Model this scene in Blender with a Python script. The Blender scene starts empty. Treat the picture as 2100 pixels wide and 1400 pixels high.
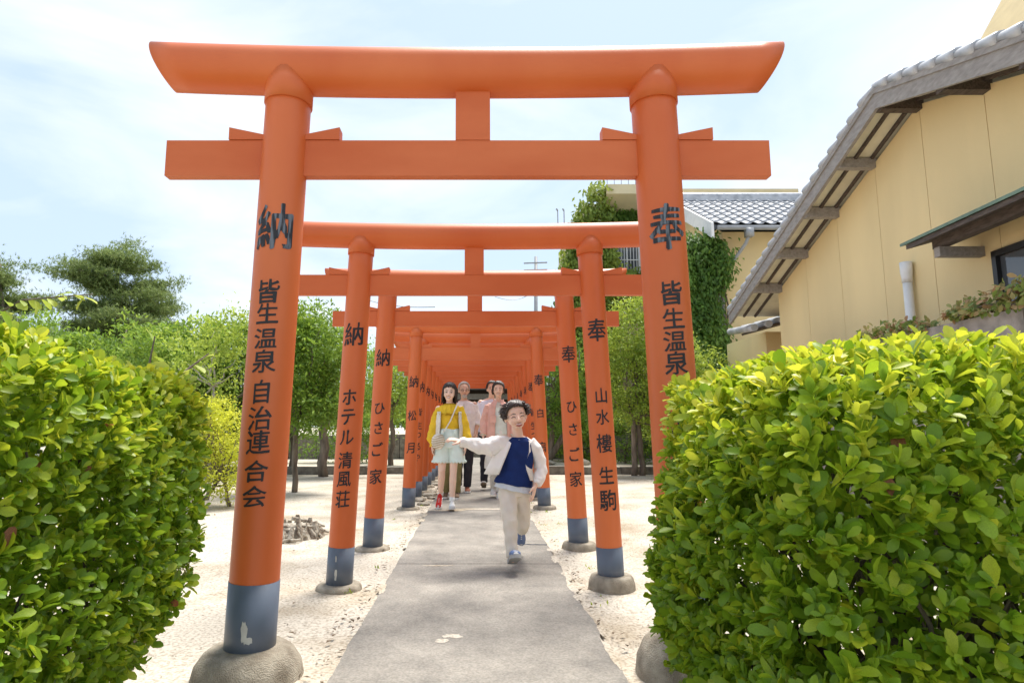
import bpy, bmesh, math, random
import numpy as np
from mathutils import Vector, Matrix, Euler, noise

random.seed(7)
rng = np.random.default_rng(7)
R = math.radians
S = bpy.context.scene
COL = S.collection

# ------------------------------------------------------------------ camera, light, exposure
cam_d = bpy.data.cameras.new('camera')
cam = bpy.data.objects.new('camera', cam_d)
COL.objects.link(cam)
cam.location = (0, 0, 1.04)
cam.rotation_euler = (R(90 + 7.726), 0, 0)
cam_d.sensor_width = 36
cam_d.lens = 1290 / 2100 * 36
cam_d.shift_x = 72 / 2100
cam_d.clip_start = 0.05
cam_d.clip_end = 2000
S.camera = cam

SUN_EL, SUN_AZ = R(68), R(30)      # azimuth measured from +Y towards +X
sd = bpy.data.lights.new('sun', 'SUN')
sd.energy = 1.4
sd.angle = R(22)
sd.color = (1.0, 0.955, 0.88)
sun = bpy.data.objects.new('sun', sd)
COL.objects.link(sun)
sdir = Vector((math.sin(SUN_AZ) * math.cos(SUN_EL), math.cos(SUN_AZ) * math.cos(SUN_EL), math.sin(SUN_EL)))
sun.rotation_euler = sdir.to_track_quat('Z', 'Y').to_euler()

W = bpy.data.worlds.new('World')
S.world = W
W.use_nodes = True
nt = W.node_tree
nt.nodes.clear()
def nd(t, kind, **kw):
    n = t.nodes.new(kind)
    for k, v in kw.items():
        setattr(n, k, v)
    return n
sky = nd(nt, 'ShaderNodeTexSky', sky_type='NISHITA')
sky.sun_disc = False
sky.sun_elevation = SUN_EL
sky.sun_rotation = SUN_AZ
sky.air_density = 1.0
sky.dust_density = 1.5
tc = nd(nt, 'ShaderNodeTexCoord')
mp = nd(nt, 'ShaderNodeMapping')
mp.inputs['Scale'].default_value = (1.0, 1.3, 3.2)
mp.inputs['Location'].default_value = (2.3, .4, .35)
nz = nd(nt, 'ShaderNodeTexNoise')
nz.inputs['Scale'].default_value = 1.7
nz.inputs['Detail'].default_value = 9
nz.inputs['Roughness'].default_value = 0.52
nz.inputs['Distortion'].default_value = 0.5
rp = nd(nt, 'ShaderNodeValToRGB')
rp.color_ramp.elements[0].position = 0.44
rp.color_ramp.elements[0].color = (0, 0, 0, 1)
rp.color_ramp.elements[1].position = 0.70
rp.color_ramp.elements[1].color = (1, 1, 1, 1)
mx = nd(nt, 'ShaderNodeMixRGB')
mh = nd(nt, 'ShaderNodeMixRGB')
mh.inputs[1].default_value = (1.42, 1.74, 2.16, 1)     # thin bluish veil
mh.inputs[2].default_value = (2.36, 2.44, 2.54, 1)     # cloud
mx.inputs[0].default_value = .9
bg = nd(nt, 'ShaderNodeBackground')
bg.inputs['Strength'].default_value = 0.1
wo = nd(nt, 'ShaderNodeOutputWorld')
L = nt.links.new
L(tc.outputs['Generated'], mp.inputs['Vector'])
L(mp.outputs[0], nz.inputs['Vector'])
L(nz.outputs['Fac'], rp.inputs[0])
L(rp.outputs[0], mh.inputs[0])
L(mh.outputs[0], mx.inputs[2])
L(sky.outputs[0], mx.inputs[1])
L(mx.outputs[0], bg.inputs['Color'])
L(bg.outputs[0], wo.inputs[0])

vs = S.view_settings
S.display_settings.display_device = 'sRGB'
vs.view_transform = 'Standard'
vs.look = 'None'
vs.exposure = 2.22
vs.gamma = 1
vs.use_curve_mapping = False
S.cycles.use_denoising = True
S.cycles.max_bounces = 8
S.cycles.transparent_max_bounces = 8
S.cycles.sample_clamp_indirect = 8

# ------------------------------------------------------------------ materials
def mat(name, col, rough=0.6, var=0.12, scale=6.0, bump=0.0, bscale=60.0, col2=None, spec=0.5, coat=0.0, metal=0.0,
        translucent=0.0, tint=None, trough=None, stretch=(1, 1, 1), detail=5.0, cpos=(0.35, 0.65)):
    """Procedural principled material: base colour varied by noise, optional bump; tint: list of colours picked per leaf."""
    m = bpy.data.materials.new(name)
    m.use_nodes = True
    t = m.node_tree
    b = t.nodes['Principled BSDF']
    b.inputs['Roughness'].default_value = rough
    b.inputs['Specular IOR Level'].default_value = spec
    b.inputs['Coat Weight'].default_value = coat
    b.inputs['Metallic'].default_value = metal
    tcn = nd(t, 'ShaderNodeTexCoord')
    mpn = nd(t, 'ShaderNodeMapping')
    mpn.inputs['Scale'].default_value = stretch
    t.links.new(tcn.outputs['Object'], mpn.inputs['Vector'])
    n1 = nd(t, 'ShaderNodeTexNoise')
    n1.inputs['Scale'].default_value = scale
    n1.inputs['Detail'].default_value = detail
    t.links.new(mpn.outputs[0], n1.inputs['Vector'])
    r1 = nd(t, 'ShaderNodeValToRGB')
    e = r1.color_ramp.elements
    e[0].position, e[1].position = cpos
    c2 = col2 if col2 else tuple(min(1, c * (1 + var)) for c in col)
    c1 = col if col2 else tuple(c * (1 - var) for c in col)
    e[0].color = (*c1, 1)
    e[1].color = (*c2, 1)
    t.links.new(n1.outputs['Fac'], r1.inputs[0])
    out = r1.outputs[0]
    if tint is not None:
        at_ = nd(t, 'ShaderNodeAttribute', attribute_name='tint')
        if tint[0] == 'object':
            at_ = nd(t, 'ShaderNodeObjectInfo')
            src = at_.outputs['Random']
        else:
            src = at_.outputs['Fac']
        r2 = nd(t, 'ShaderNodeValToRGB')
        cols = tint[1]
        el = r2.color_ramp.elements
        el[0].color = (*cols[0], 1)
        el[1].color = (*cols[-1], 1)
        for i, c in enumerate(cols[1:-1]):
            q = el.new((i + 1) / (len(cols) - 1))
            q.color = (*c, 1)
        t.links.new(src, r2.inputs[0])
        mm = nd(t, 'ShaderNodeMixRGB', blend_type='MULTIPLY')
        mm.inputs[0].default_value = 1
        e[0].color = (1 - var, 1 - var, 1 - var, 1)
        e[1].color = (1 + var, 1 + var, 1 + var, 1)
        t.links.new(r2.outputs[0], mm.inputs[1])
        t.links.new(r1.outputs[0], mm.inputs[2])
        out = mm.outputs[0]
    t.links.new(out, b.inputs['Base Color'])
    if bump:
        n2 = nd(t, 'ShaderNodeTexNoise')
        n2.inputs['Scale'].default_value = bscale
        n2.inputs['Detail'].default_value = 6
        t.links.new(mpn.outputs[0], n2.inputs['Vector'])
        bn = nd(t, 'ShaderNodeBump')
        bn.inputs['Strength'].default_value = bump
        bn.inputs['Distance'].default_value = 0.01
        t.links.new(n2.outputs['Fac'], bn.inputs['Height'])
        t.links.new(bn.outputs[0], b.inputs['Normal'])
    if translucent:
        tr = nd(t, 'ShaderNodeBsdfTranslucent')
        hs = nd(t, 'ShaderNodeHueSaturation')
        hs.inputs['Value'].default_value = 1.5
        hs.inputs['Hue'].default_value = 0.485
        t.links.new(out, hs.inputs['Color'])
        t.links.new(hs.outputs[0], tr.inputs['Color'])
        ms = nd(t, 'ShaderNodeMixShader')
        ms.inputs[0].default_value = translucent
        t.links.new(b.outputs[0], ms.inputs[1])
        t.links.new(tr.outputs[0], ms.inputs[2])
        t.links.new(ms.outputs[0], t.nodes['Material Output'].inputs[0])
    return m

def path_mat():
    m = mat('pale_asphalt', (0.20, 0.187, 0.165), 0.95, 0, 90, 0.35, 200, col2=(0.31, 0.288, 0.26), cpos=(.32, .68), detail=9)
    t = m.node_tree
    b = t.nodes['Principled BSDF']
    src = b.inputs['Base Color'].links[0].from_socket
    g = nd(t, 'ShaderNodeNewGeometry')
    n = nd(t, 'ShaderNodeTexNoise'); n.inputs['Scale'].default_value = 2.2; n.inputs['Detail'].default_value = 8; n.inputs['Roughness'].default_value = .65
    t.links.new(g.outputs['Position'], n.inputs['Vector'])
    r = nd(t, 'ShaderNodeValToRGB')
    r.color_ramp.elements[0].position = .33; r.color_ramp.elements[0].color = (.68, .67, .66, 1)
    r.color_ramp.elements[1].position = .66; r.color_ramp.elements[1].color = (1.28, 1.25, 1.2, 1)
    t.links.new(n.outputs['Fac'], r.inputs[0])
    x = nd(t, 'ShaderNodeMixRGB', blend_type='MULTIPLY'); x.inputs[0].default_value = 1
    t.links.new(src, x.inputs[1]); t.links.new(r.outputs[0], x.inputs[2])
    t.links.new(x.outputs[0], b.inputs['Base Color'])
    return m

M = {}
M['orange'] = mat('vermilion_paint', (0.57, 0.112, 0.023), 0.46, 0, 1.8, 0.05, 70, col2=(0.64, 0.155, 0.042), stretch=(1, 1, .35), spec=.45, detail=9)
M['orange2'] = mat('vermilion_paint_weathered', (0.54, 0.108, 0.024), 0.52, 0, 2.6, 0.06, 120, col2=(0.62, 0.15, 0.045), spec=.4, stretch=(.5, 1, 1.4), detail=9)
M['slate'] = mat('slate_paint', (0.105, 0.13, 0.172), 0.4, 0.10, 5, 0.03, 80)
M['primer'] = mat('bare_primer', (0.50, 0.50, 0.46), 0.7, 0.1, 20)
M['ink'] = mat('black_lettering', (0.016, 0.014, 0.016), 0.6, 0.0, 14)
M['ink_worn'] = mat('black_lettering_worn', (0.014, 0.014, 0.018), 0.6, 0.0, 16, col2=(0.14, 0.16, 0.19), stretch=(3, 3, .35), cpos=(.48, .56))
M['footing'] = mat('washed_concrete', (0.20, 0.165, 0.12), 0.92, 0, 14, 0.9, 170, col2=(0.44, 0.385, 0.30), cpos=(.3, .7), detail=9)
M['asphalt'] = path_mat()
M['kerb'] = mat('kerb_stone', (0.12, 0.105, 0.085), 0.9, 0, 8, 0.5, 60, col2=(0.23, 0.21, 0.17))
M['wood_grey'] = mat('weathered_wood', (0.22, 0.20, 0.185), 0.85, 0, 9, 0.4, 60, col2=(0.37, 0.345, 0.325), stretch=(3, 1, 3), cpos=(.25, .75), detail=9)
M['wood_dark'] = mat('dark_wood', (0.055, 0.04, 0.033), 0.8, 0, 10, 0.2, 60, col2=(0.11, 0.085, 0.07), stretch=(5, 1, 5))
M['soffit'] = mat('cream_soffit', (0.66, 0.62, 0.48), 0.8, 0.08, 5)
M['stucco'] = mat('yellow_stucco', (0.79, 0.62, 0.33), 0.9, 0.06, 1.1, 0.35, 160, stretch=(1, 1, .3), detail=9)
M['stucco_pale'] = mat('pale_yellow_wall', (0.66, 0.57, 0.36), 0.9, 0.06, 2, 0.2, 60)
M['tower_wall'] = mat('tan_render', (0.50, 0.39, 0.20), 0.9, 0.06, 2, 0.2, 60)
M['tile'] = mat('silver_grey_roof_tile', (0.34, 0.35, 0.37), 0.38, 0, 5, 0.1, 60, col2=(0.52, 0.53, 0.55))
M['tile_dark'] = mat('dark_roof_tile', (0.07, 0.075, 0.08), 0.5, 0.2, 8)
M['white'] = mat('white_paint', (0.74, 0.74, 0.73), 0.5, 0.05, 8)
M['copper'] = mat('green_copper', (0.13, 0.20, 0.145), 0.6, 0.2, 8)
M['concrete'] = mat('old_concrete', (0.20, 0.18, 0.16), 0.95, 0, 6, 0.5, 70, col2=(0.36, 0.32, 0.29))
M['black_metal'] = mat('black_window_frame', (0.02, 0.019, 0.018), 0.4, 0.1, 5)
M['glass'] = mat('window_glass', (0.10, 0.11, 0.12), 0.05, 0.1, 2, spec=.8)
M['curtain'] = mat('lace_curtain', (0.45, 0.46, 0.46), 0.9, 0.12, 6, stretch=(1, 8, .3))
M['bark'] = mat('bark', (0.10, 0.08, 0.06), 0.95, 0, 12, 0.8, 50, col2=(0.22, 0.18, 0.14), stretch=(1, 1, .3))
M['bark_pale'] = mat('pale_bark', (0.34, 0.31, 0.26), 0.9, 0.2, 12, 0.3, 60)
M['stump'] = mat('bleached_stump_wood', (0.16, 0.12, 0.085), 0.95, 0, 18, 0.9, 60, col2=(0.46, 0.42, 0.34), cpos=(.35, .6))
M['twig'] = mat('hedge_twigs', (0.09, 0.075, 0.05), 0.9, 0.2, 10)
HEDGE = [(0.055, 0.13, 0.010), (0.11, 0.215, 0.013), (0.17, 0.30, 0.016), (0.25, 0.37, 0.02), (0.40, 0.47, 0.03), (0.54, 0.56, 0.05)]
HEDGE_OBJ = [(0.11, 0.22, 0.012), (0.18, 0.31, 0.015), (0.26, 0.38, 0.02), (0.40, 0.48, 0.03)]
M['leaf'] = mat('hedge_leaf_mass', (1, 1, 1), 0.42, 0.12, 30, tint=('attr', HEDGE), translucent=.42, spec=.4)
M['leaf_one'] = mat('hedge_leaf', (1, 1, 1), 0.42, 0.12, 30, tint=('object', HEDGE_OBJ), translucent=.42, spec=.4)
def treemat(name, cols, tr=.3):
    return mat(name, (1, 1, 1), 0.5, 0.15, 3, tint=('attr', cols), translucent=tr, spec=.35)
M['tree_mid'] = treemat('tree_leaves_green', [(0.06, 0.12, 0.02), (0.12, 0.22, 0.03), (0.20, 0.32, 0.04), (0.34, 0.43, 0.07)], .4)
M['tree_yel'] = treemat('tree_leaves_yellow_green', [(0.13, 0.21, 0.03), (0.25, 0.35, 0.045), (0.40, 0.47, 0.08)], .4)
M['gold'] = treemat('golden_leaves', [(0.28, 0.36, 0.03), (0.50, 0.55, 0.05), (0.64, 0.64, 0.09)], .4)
M['dark_leaf'] = treemat('dark_leaves', [(0.04, 0.09, 0.02), (0.09, 0.17, 0.03), (0.15, 0.25, 0.04)])
M['pine'] = treemat('pine_needles', [(0.09, 0.14, 0.045), (0.17, 0.24, 0.07), (0.28, 0.34, 0.12)], .3)
M['ivy'] = treemat('ivy_leaves', [(0.06, 0.13, 0.02), (0.13, 0.24, 0.035), (0.25, 0.36, 0.06)], .35)
M['ivy_yel'] = treemat('ivy_leaves_yellow_green', [(0.10, 0.16, 0.02), (0.22, 0.30, 0.04), (0.36, 0.42, 0.07)])  # ivy with yellower, paler leaf colours than the plain ivy
M['vine'] = treemat('vine_leaves', [(0.10, 0.17, 0.03), (0.20, 0.27, 0.06), (0.35, 0.34, 0.12), (0.38, 0.20, 0.10)])
M['grey_metal'] = mat('galvanised_metal', (0.30, 0.31, 0.32), 0.5, 0.1, 5)
M['rock'] = mat('rock', (0.20, 0.17, 0.13), 0.95, 0, 7, 0.7, 40, col2=(0.42, 0.38, 0.31))
M['dry_leaf'] = mat('dry_leaves', (0.12, 0.08, 0.045), 0.9, 0.4, 3)

def sand_mat():
    m = bpy.data.materials.new('pale_sand')
    m.use_nodes = True
    t = m.node_tree
    b = t.nodes['Principled BSDF']
    b.inputs['Roughness'].default_value = 0.95
    b.inputs['Specular IOR Level'].default_value = 0.2
    g = nd(t, 'ShaderNodeNewGeometry')
    a = nd(t, 'ShaderNodeTexNoise'); a.inputs['Scale'].default_value = 1.1; a.inputs['Detail'].default_value = 9; a.inputs['Roughness'].default_value = .62
    c = nd(t, 'ShaderNodeTexNoise'); c.inputs['Scale'].default_value = 60; c.inputs['Detail'].default_value = 8
    for q in (a, c):
        t.links.new(g.outputs['Position'], q.inputs['Vector'])
    r = nd(t, 'ShaderNodeValToRGB')
    r.color_ramp.elements[0].position = .30; r.color_ramp.elements[0].color = (.34, .275, .19, 1)
    r.color_ramp.elements[1].position = .52; r.color_ramp.elements[1].color = (.57, .515, .43, 1)
    t.links.new(a.outputs['Fac'], r.inputs[0])
    r2 = nd(t, 'ShaderNodeValToRGB')
    r2.color_ramp.elements[0].position = .36; r2.color_ramp.elements[0].color = (.66, .63, .60, 1)
    r2.color_ramp.elements[1].position = .56; r2.color_ramp.elements[1].color = (1.05, 1.05, 1.05, 1)
    t.links.new(c.outputs['Fac'], r2.inputs[0])
    x = nd(t, 'ShaderNodeMixRGB', blend_type='MULTIPLY'); x.inputs[0].default_value = 1
    t.links.new(r.outputs[0], x.inputs[1]); t.links.new(r2.outputs[0], x.inputs[2])
    t.links.new(x.outputs[0], b.inputs['Base Color'])
    bn = nd(t, 'ShaderNodeBump'); bn.inputs['Strength'].default_value = .6; bn.inputs['Distance'].default_value = .012
    t.links.new(c.outputs['Fac'], bn.inputs['Height']); t.links.new(bn.outputs[0], b.inputs['Normal'])
    return m
M['sand'] = sand_mat()

# ------------------------------------------------------------------ helpers
def tagp(o, label=None, cat=None, group=None, kind=None):
    if label: o['label'] = label
    if cat: o['category'] = cat
    if group: o['group'] = group
    if kind: o['kind'] = kind
    return o

def empty(name, loc=(0, 0, 0), rz=0, label=None, cat=None, group=None, kind=None):
    o = bpy.data.objects.new(name, None)
    o.empty_display_size = .2
    o.location = loc
    o.rotation_euler = (0, 0, rz)
    COL.objects.link(o)
    return tagp(o, label, cat, group, kind)

def link(name, me, parent=None, m=None):
    if m is not None and len(me.materials) == 0:
        me.materials.append(m)
    o = bpy.data.objects.new(name, me)
    COL.objects.link(o)
    if parent is not None:
        o.parent = parent
    return o

def obj(name, bm, m, parent=None, smooth=False, bevel=0):
    me = bpy.data.meshes.new(name)
    if bevel:
        bmesh.ops.bevel(bm, geom=[e for e in bm.edges if len(e.link_faces) == 2 and e.calc_face_angle(0) > .5], offset=bevel,
                        segments=1, affect='EDGES', clamp_overlap=True)
    bmesh.ops.recalc_face_normals(bm, faces=bm.faces)
    bm.to_mesh(me)
    bm.free()
    if smooth:
        me.shade_smooth()
        for p_ in me.polygons:
            if len(p_.vertices) > 4: p_.use_smooth = False
    return link(name, me, parent, m)

def box(bm, x0, x1, y0, y1, z0, z1):
    v = [bm.verts.new(p) for p in ((x0, y0, z0), (x1, y0, z0), (x1, y1, z0), (x0, y1, z0), (x0, y0, z1), (x1, y0, z1), (x1, y1, z1), (x0, y1, z1))]
    for f in ((0, 3, 2, 1), (4, 5, 6, 7), (0, 1, 5, 4), (1, 2, 6, 5), (2, 3, 7, 6), (3, 0, 4, 7)):
        bm.faces.new([v[i] for i in f])
    return v

def bar(bm, a, b, w, h, up=(0, 0, 1)):
    """rectangular bar from a to b, width w (sideways), height h (along up)."""
    a, b = Vector(a), Vector(b)
    d = (b - a).normalized()
    s = d.cross(Vector(up)).normalized()
    u = s.cross(d).normalized()
    vv = []
    for p in (a, b):
        for i, j in ((-1, -1), (1, -1), (1, 1), (-1, 1)):
            vv.append(bm.verts.new(p + s * (w / 2 * i) + u * (h / 2 * j)))
    for f in ((0, 3, 2, 1), (4, 5, 6, 7), (0, 1, 5, 4), (1, 2, 6, 5), (2, 3, 7, 6), (3, 0, 4, 7)):
        bm.faces.new([vv[i] for i in f])

def tube(bm, pts, rad, seg=8, cap=True, flat=1.0, ends=False):
    pts = [Vector(p) for p in pts]
    n = len(pts)
    if not hasattr(rad, '__len__'):
        rad = [rad] * n
    rings = []
    prev = None
    for i, p in enumerate(pts):
        d = (pts[min(i + 1, n - 1)] - pts[max(i - 1, 0)])
        d = d.normalized() if d.length > 1e-9 else Vector((0, 0, 1))
        if prev is None:
            ref = Vector((0, 1, 0)) if abs(d.y) < .9 else Vector((1, 0, 0))
            s = d.cross(ref).normalized()
        else:
            s = (prev - d * prev.dot(d)).normalized()
        prev = s
        u = d.cross(s)
        rings.append([bm.verts.new(p + (s * math.cos(a) + u * math.sin(a) * flat) * rad[i]) for a in [2 * math.pi * k / seg for k in range(seg)]])
    for i in range(n - 1):
        for k in range(seg):
            bm.faces.new((rings[i][k], rings[i][(k + 1) % seg], rings[i + 1][(k + 1) % seg], rings[i + 1][k]))
    if cap:
        bm.faces.new(rings[0][::-1])
        bm.faces.new(rings[-1])
    if ends:
        ball(bm, pts[0], (rad[0],) * 3)
        ball(bm, pts[-1], (rad[-1],) * 3)
    return rings

def ball(bm, c, r, mtx=None, seg=14, ringn=9):
    mm = Matrix.Translation(Vector(c)) @ Matrix.Diagonal((*r, 1))
    if mtx is not None:
        mm = mtx @ mm
    bmesh.ops.create_uvsphere(bm, u_segments=seg, v_segments=ringn, radius=1, matrix=mm)

def loft(bm, rings, seg=24, cap=True, a0=0.0, a1=360.0):
    """rings (cx, cy, z, rx, ry[, tiltx]) -> closed or open lofted surface; angle 0 points to the viewer (-Y)."""
    out = []
    closed = abs(a1 - a0) >= 360
    k = seg if closed else seg + 1
    for r in rings:
        cx, cy, z, rx, ry = r[:5]
        tx = r[5] if len(r) > 5 else 0
        row = []
        for i in range(k):
            a = R(a0 + (a1 - a0) * i / seg)
            x = math.sin(a) * rx
            row.append(bm.verts.new((cx + x, cy - math.cos(a) * ry, z + tx * x)))
        out.append(row)
    for i in range(len(out) - 1):
        for j in range(k if closed else k - 1):
            bm.faces.new((out[i][j], out[i][(j + 1) % k], out[i + 1][(j + 1) % k], out[i + 1][j]))
    if cap and closed:
        bm.faces.new(out[0][::-1])
        bm.faces.new(out[-1])
    return out

def lathe(bm, prof, seg=32, c=(0, 0)):
    rings = []
    for r, z in prof:
        rings.append([bm.verts.new((c[0] + r * math.cos(2 * math.pi * k / seg), c[1] + r * math.sin(2 * math.pi * k / seg), z)) for k in range(seg)])
    for i in range(len(rings) - 1):
        for k in range(seg):
            bm.faces.new((rings[i][k], rings[i][(k + 1) % seg], rings[i + 1][(k + 1) % seg], rings[i + 1][k]))
    bm.faces.new(rings[0][::-1])
    bm.faces.new(rings[-1])

# leaf templates: x sideways, y along the leaf, z out of its face
LEAF = (np.array([(0, 0, 0), (-.16, .30, .045), (.16, .30, .045), (0, .33, 0), (-.25, .64, .06), (.25, .64, .06), (0, .66, -.005), (-.16, .90, .015), (.16, .90, .015), (0, 1, -.07)]),
        [(0, 1, 3), (0, 3, 2), (1, 4, 6, 3), (3, 6, 5, 2), (4, 7, 9, 6), (6, 9, 8, 5)])
LANCE = (np.array([(0, 0, 0), (-.21, .45, .05), (.21, .45, .05), (0, 1, -.08)]), [(0, 3, 1), (0, 2, 3)])
NEEDLE = (np.array([(-.035, 0, 0), (.035, 0, 0), (0, 1, 0)]), [(0, 1, 2)])

def leaves(name, pos, dr, nr, size, tint, m, parent=None, tpl=LEAF, smooth=True):
    """one mesh of many leaves from numpy arrays."""
    tv, tf = tpl
    n = len(pos)
    dr = dr / np.maximum(np.linalg.norm(dr, axis=1, keepdims=True), 1e-9)
    sd_ = np.cross(dr, nr)
    sd_ = sd_ / np.maximum(np.linalg.norm(sd_, axis=1, keepdims=True), 1e-9)
    nn = np.cross(sd_, dr)
    V = pos[:, None, :] + size[:, None, None] * (tv[None, :, 0:1] * sd_[:, None, :] + tv[None, :, 1:2] * dr[:, None, :] + tv[None, :, 2:3] * nn[:, None, :])
    k = len(tv)
    V = V.reshape(-1, 3)
    loops, starts, cur = [], [], 0
    fl = np.concatenate([np.array(f) for f in tf])
    fs = np.array([len(f) for f in tf])
    st = np.concatenate([[0], np.cumsum(fs)[:-1]])
    lv = (fl[None, :] + (np.arange(n) * k)[:, None]).reshape(-1)
    ls = (st[None, :] + (np.arange(n) * len(fl))[:, None]).reshape(-1)
    lt = np.tile(fs, n)
    me = bpy.data.meshes.new(name)
    me.vertices.add(len(V))
    me.vertices.foreach_set('co', V.astype(np.float32).ravel())
    me.loops.add(len(lv))
    me.loops.foreach_set('vertex_index', lv.astype(np.int32))
    me.polygons.add(len(ls))
    me.polygons.foreach_set('loop_start', ls.astype(np.int32))
    me.polygons.foreach_set('loop_total', lt.astype(np.int32))
    a = me.attributes.new('tint', 'FLOAT', 'POINT')
    a.data.foreach_set('value', np.repeat(np.clip(tint, 0, 1), k).astype(np.float32))
    me.update(calc_edges=True)
    me.validate()
    if smooth:
        me.polygons.foreach_set('use_smooth', np.ones(len(ls), dtype=bool))
    return link(name, me, parent, m)

def unit(a):
    return a / np.maximum(np.linalg.norm(a, axis=-1, keepdims=True), 1e-9)

def rosettes(cen, axis, per, spread=(0.35, 1.15)):
    """leaves set round shoots: returns base points, directions, normals."""
    n = len(cen)
    ax = np.repeat(unit(axis), per, axis=0)
    ref = rng.normal(size=(n * per, 3))
    s = unit(np.cross(ax, ref))
    th = rng.uniform(spread[0], spread[1], n * per)[:, None]
    d = ax * np.cos(th) + s * np.sin(th)
    nr = ax * np.sin(th) - s * np.cos(th)
    nr = nr + rng.normal(size=nr.shape) * .25
    base = np.repeat(cen, per, axis=0) + ax * rng.uniform(-.02, .02, n * per)[:, None]
    return base, d, unit(nr)

# ------------------------------------------------------------------ the setting
def ground():
    xs = np.unique(np.concatenate([np.linspace(-7, 7, 141), np.array([-400, -200, -100, -60, -40, -30, -22, -16, -12, -9, 9, 12, 16, 22, 30, 40, 60, 100, 200, 400.])]))
    ys = np.unique(np.concatenate([np.linspace(-3, 18, 211), np.array([-60, -20, -8, 20, 24, 30, 40, 60, 100, 200, 400, 900.])]))
    bm = bmesh.new()
    g = {}
    for i, x in enumerate(xs):
        for j, y in enumerate(ys):
            z = 0
            if abs(x) < 8 and -4 < y < 19:
                z = noise.noise(Vector((x * 1.3, y * 1.3, 0))) * .018 + noise.noise(Vector((x * 5, y * 5, 3))) * .006 - .004
                if y > 14.3: z *= .4
            g[i, j] = bm.verts.new((x, y, z))
    for i in range(len(xs) - 1):
        for j in range(len(ys) - 1):
            bm.faces.new((g[i, j], g[i + 1, j], g[i + 1, j + 1], g[i, j + 1]))
    return tagp(obj('ground', bm, M['sand'], smooth=True), kind='structure')
ground()

# asphalt path made of poured sections with open joints
path = empty('path', (0, 0, 0), kind='structure')
def slab(y0, y1):
    bm = bmesh.new()
    n = max(4, int((y1 - y0) / .035))
    tl, tr, bl, br = [], [], [], []
    for i in range(n + 1):
        y = y0 + (y1 - y0) * i / n
        j = .014 * noise.noise(Vector((y * 3, 1, 0))) + .010 * noise.noise(Vector((y * 17, 5, 0)))
        k = .014 * noise.noise(Vector((y * 3, 9, 0))) + .010 * noise.noise(Vector((y * 17, 15, 0)))
        tl.append(bm.verts.new((-.605 + j, y, .018))); tr.append(bm.verts.new((.615 + k, y, .018)))
        bl.append(bm.verts.new((-.617 + j, y, -.05))); br.append(bm.verts.new((.627 + k, y, -.05)))
    for i in range(n):
        bm.faces.new((tl[i], tr[i], tr[i + 1], tl[i + 1]))
        bm.faces.new((bl[i], tl[i], tl[i + 1], bl[i + 1]))
        bm.faces.new((tr[i], br[i], br[i + 1], tr[i + 1]))
    bm.faces.new((bl[0], br[0], tr[0], tl[0]))
    bm.faces.new((tl[-1], tr[-1], br[-1], bl[-1]))
    return obj('slab', bm, M['asphalt'], path)
ys = [-1.0, 4.93, 8.05, 11.2, 14.35, 17.6, 21.4]
for a, b in zip(ys, ys[1:]):
    slab(a + .006, b - .006)
# pale sand drifted across two joints and bare patches of the path
def drift(cx, cy, rx, ry, z=.0225):
    bm = bmesh.new()
    c = bm.verts.new((cx, cy, z))
    k = 26
    v = []
    for i in range(k):
        a = 2 * math.pi * i / k
        q = 1 + .5 * noise.noise(Vector((cx * 9 + math.cos(a) * 1.7, cy * 9 + math.sin(a) * 1.7, 2))) + .4 * noise.noise(Vector((cx * 9 + math.cos(a) * 5, cy * 9 + math.sin(a) * 5, 7)))
        v.append(bm.verts.new((cx + math.cos(a) * rx * q, cy + math.sin(a) * ry * q, z - .003)))
    for i in range(k):
        bm.faces.new((c, v[i], v[(i + 1) % k]))
    return tagp(obj('sand_drift', bm, M['sand'], path), kind='stuff')
for d in [(-.38, 8.0, .26, .07), (.05, 8.12, .35, .05), (-.3, 4.86, .12, .02), (-.12, 3.27, .05, .03), (-.17, 3.2, .03, .03), (.35, 11.2, .25, .08)]:
    drift(*d)
for i in range(22):
    drift(random.choice((-.61, .62)) + random.uniform(-.012, .012), random.uniform(2.0, 11), random.uniform(.012, .032), random.uniform(.05, .22))
# crack in the asphalt beside the boy
bm = bmesh.new()
pts = [(.30 + .035 * i, 5.72 + .02 * noise.noise(Vector((i * .9, 0, 0))) - .004 * i, .0195) for i in range(10)]
tube(bm, pts, .006, 4)
tagp(obj('crack', bm, M['tile_dark'], path), kind='stuff')

# low kerb of stone blocks across the court, broken by the path
kerb = empty('kerb', (0, 14.3, 0), kind='structure')
x = -12.0
while x < 13:
    w = random.uniform(.85, 1.05)
    if not (x + w > -.68 and x < .68):
        bm = bmesh.new()
        box(bm, x + .006, x + w - .006, -.08, .1, -.1, random.uniform(.15, .175))
        obj('stone', bm, M['kerb'], kerb, bevel=.012)
    x += w

# ------------------------------------------------------------------ the row of torii gates
GLYPH = {}
def glyph(ch, bold):
    key = (ch, bold)
    if key not in GLYPH:
        c = bpy.data.curves.new('g', 'FONT')
        c.body = ch
        c.offset = 0
        c.resolution_u = 3
        o = bpy.data.objects.new('g', c)
        COL.objects.link(o)
        dg = bpy.context.evaluated_depsgraph_get()
        dg.update()
        me = bpy.data.meshes.new_from_object(o.evaluated_get(dg))
        bpy.data.objects.remove(o)
        bpy.data.curves.remove(c)
        co = np.array([v.co[:] for v in me.vertices])
        mn, mxx = co.min(0), co.max(0)
        GLYPH[key] = (me, (mn + mxx) / 2, (mxx[0] - mn[0], mxx[1] - mn[1]))
    return GLYPH[key]

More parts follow.
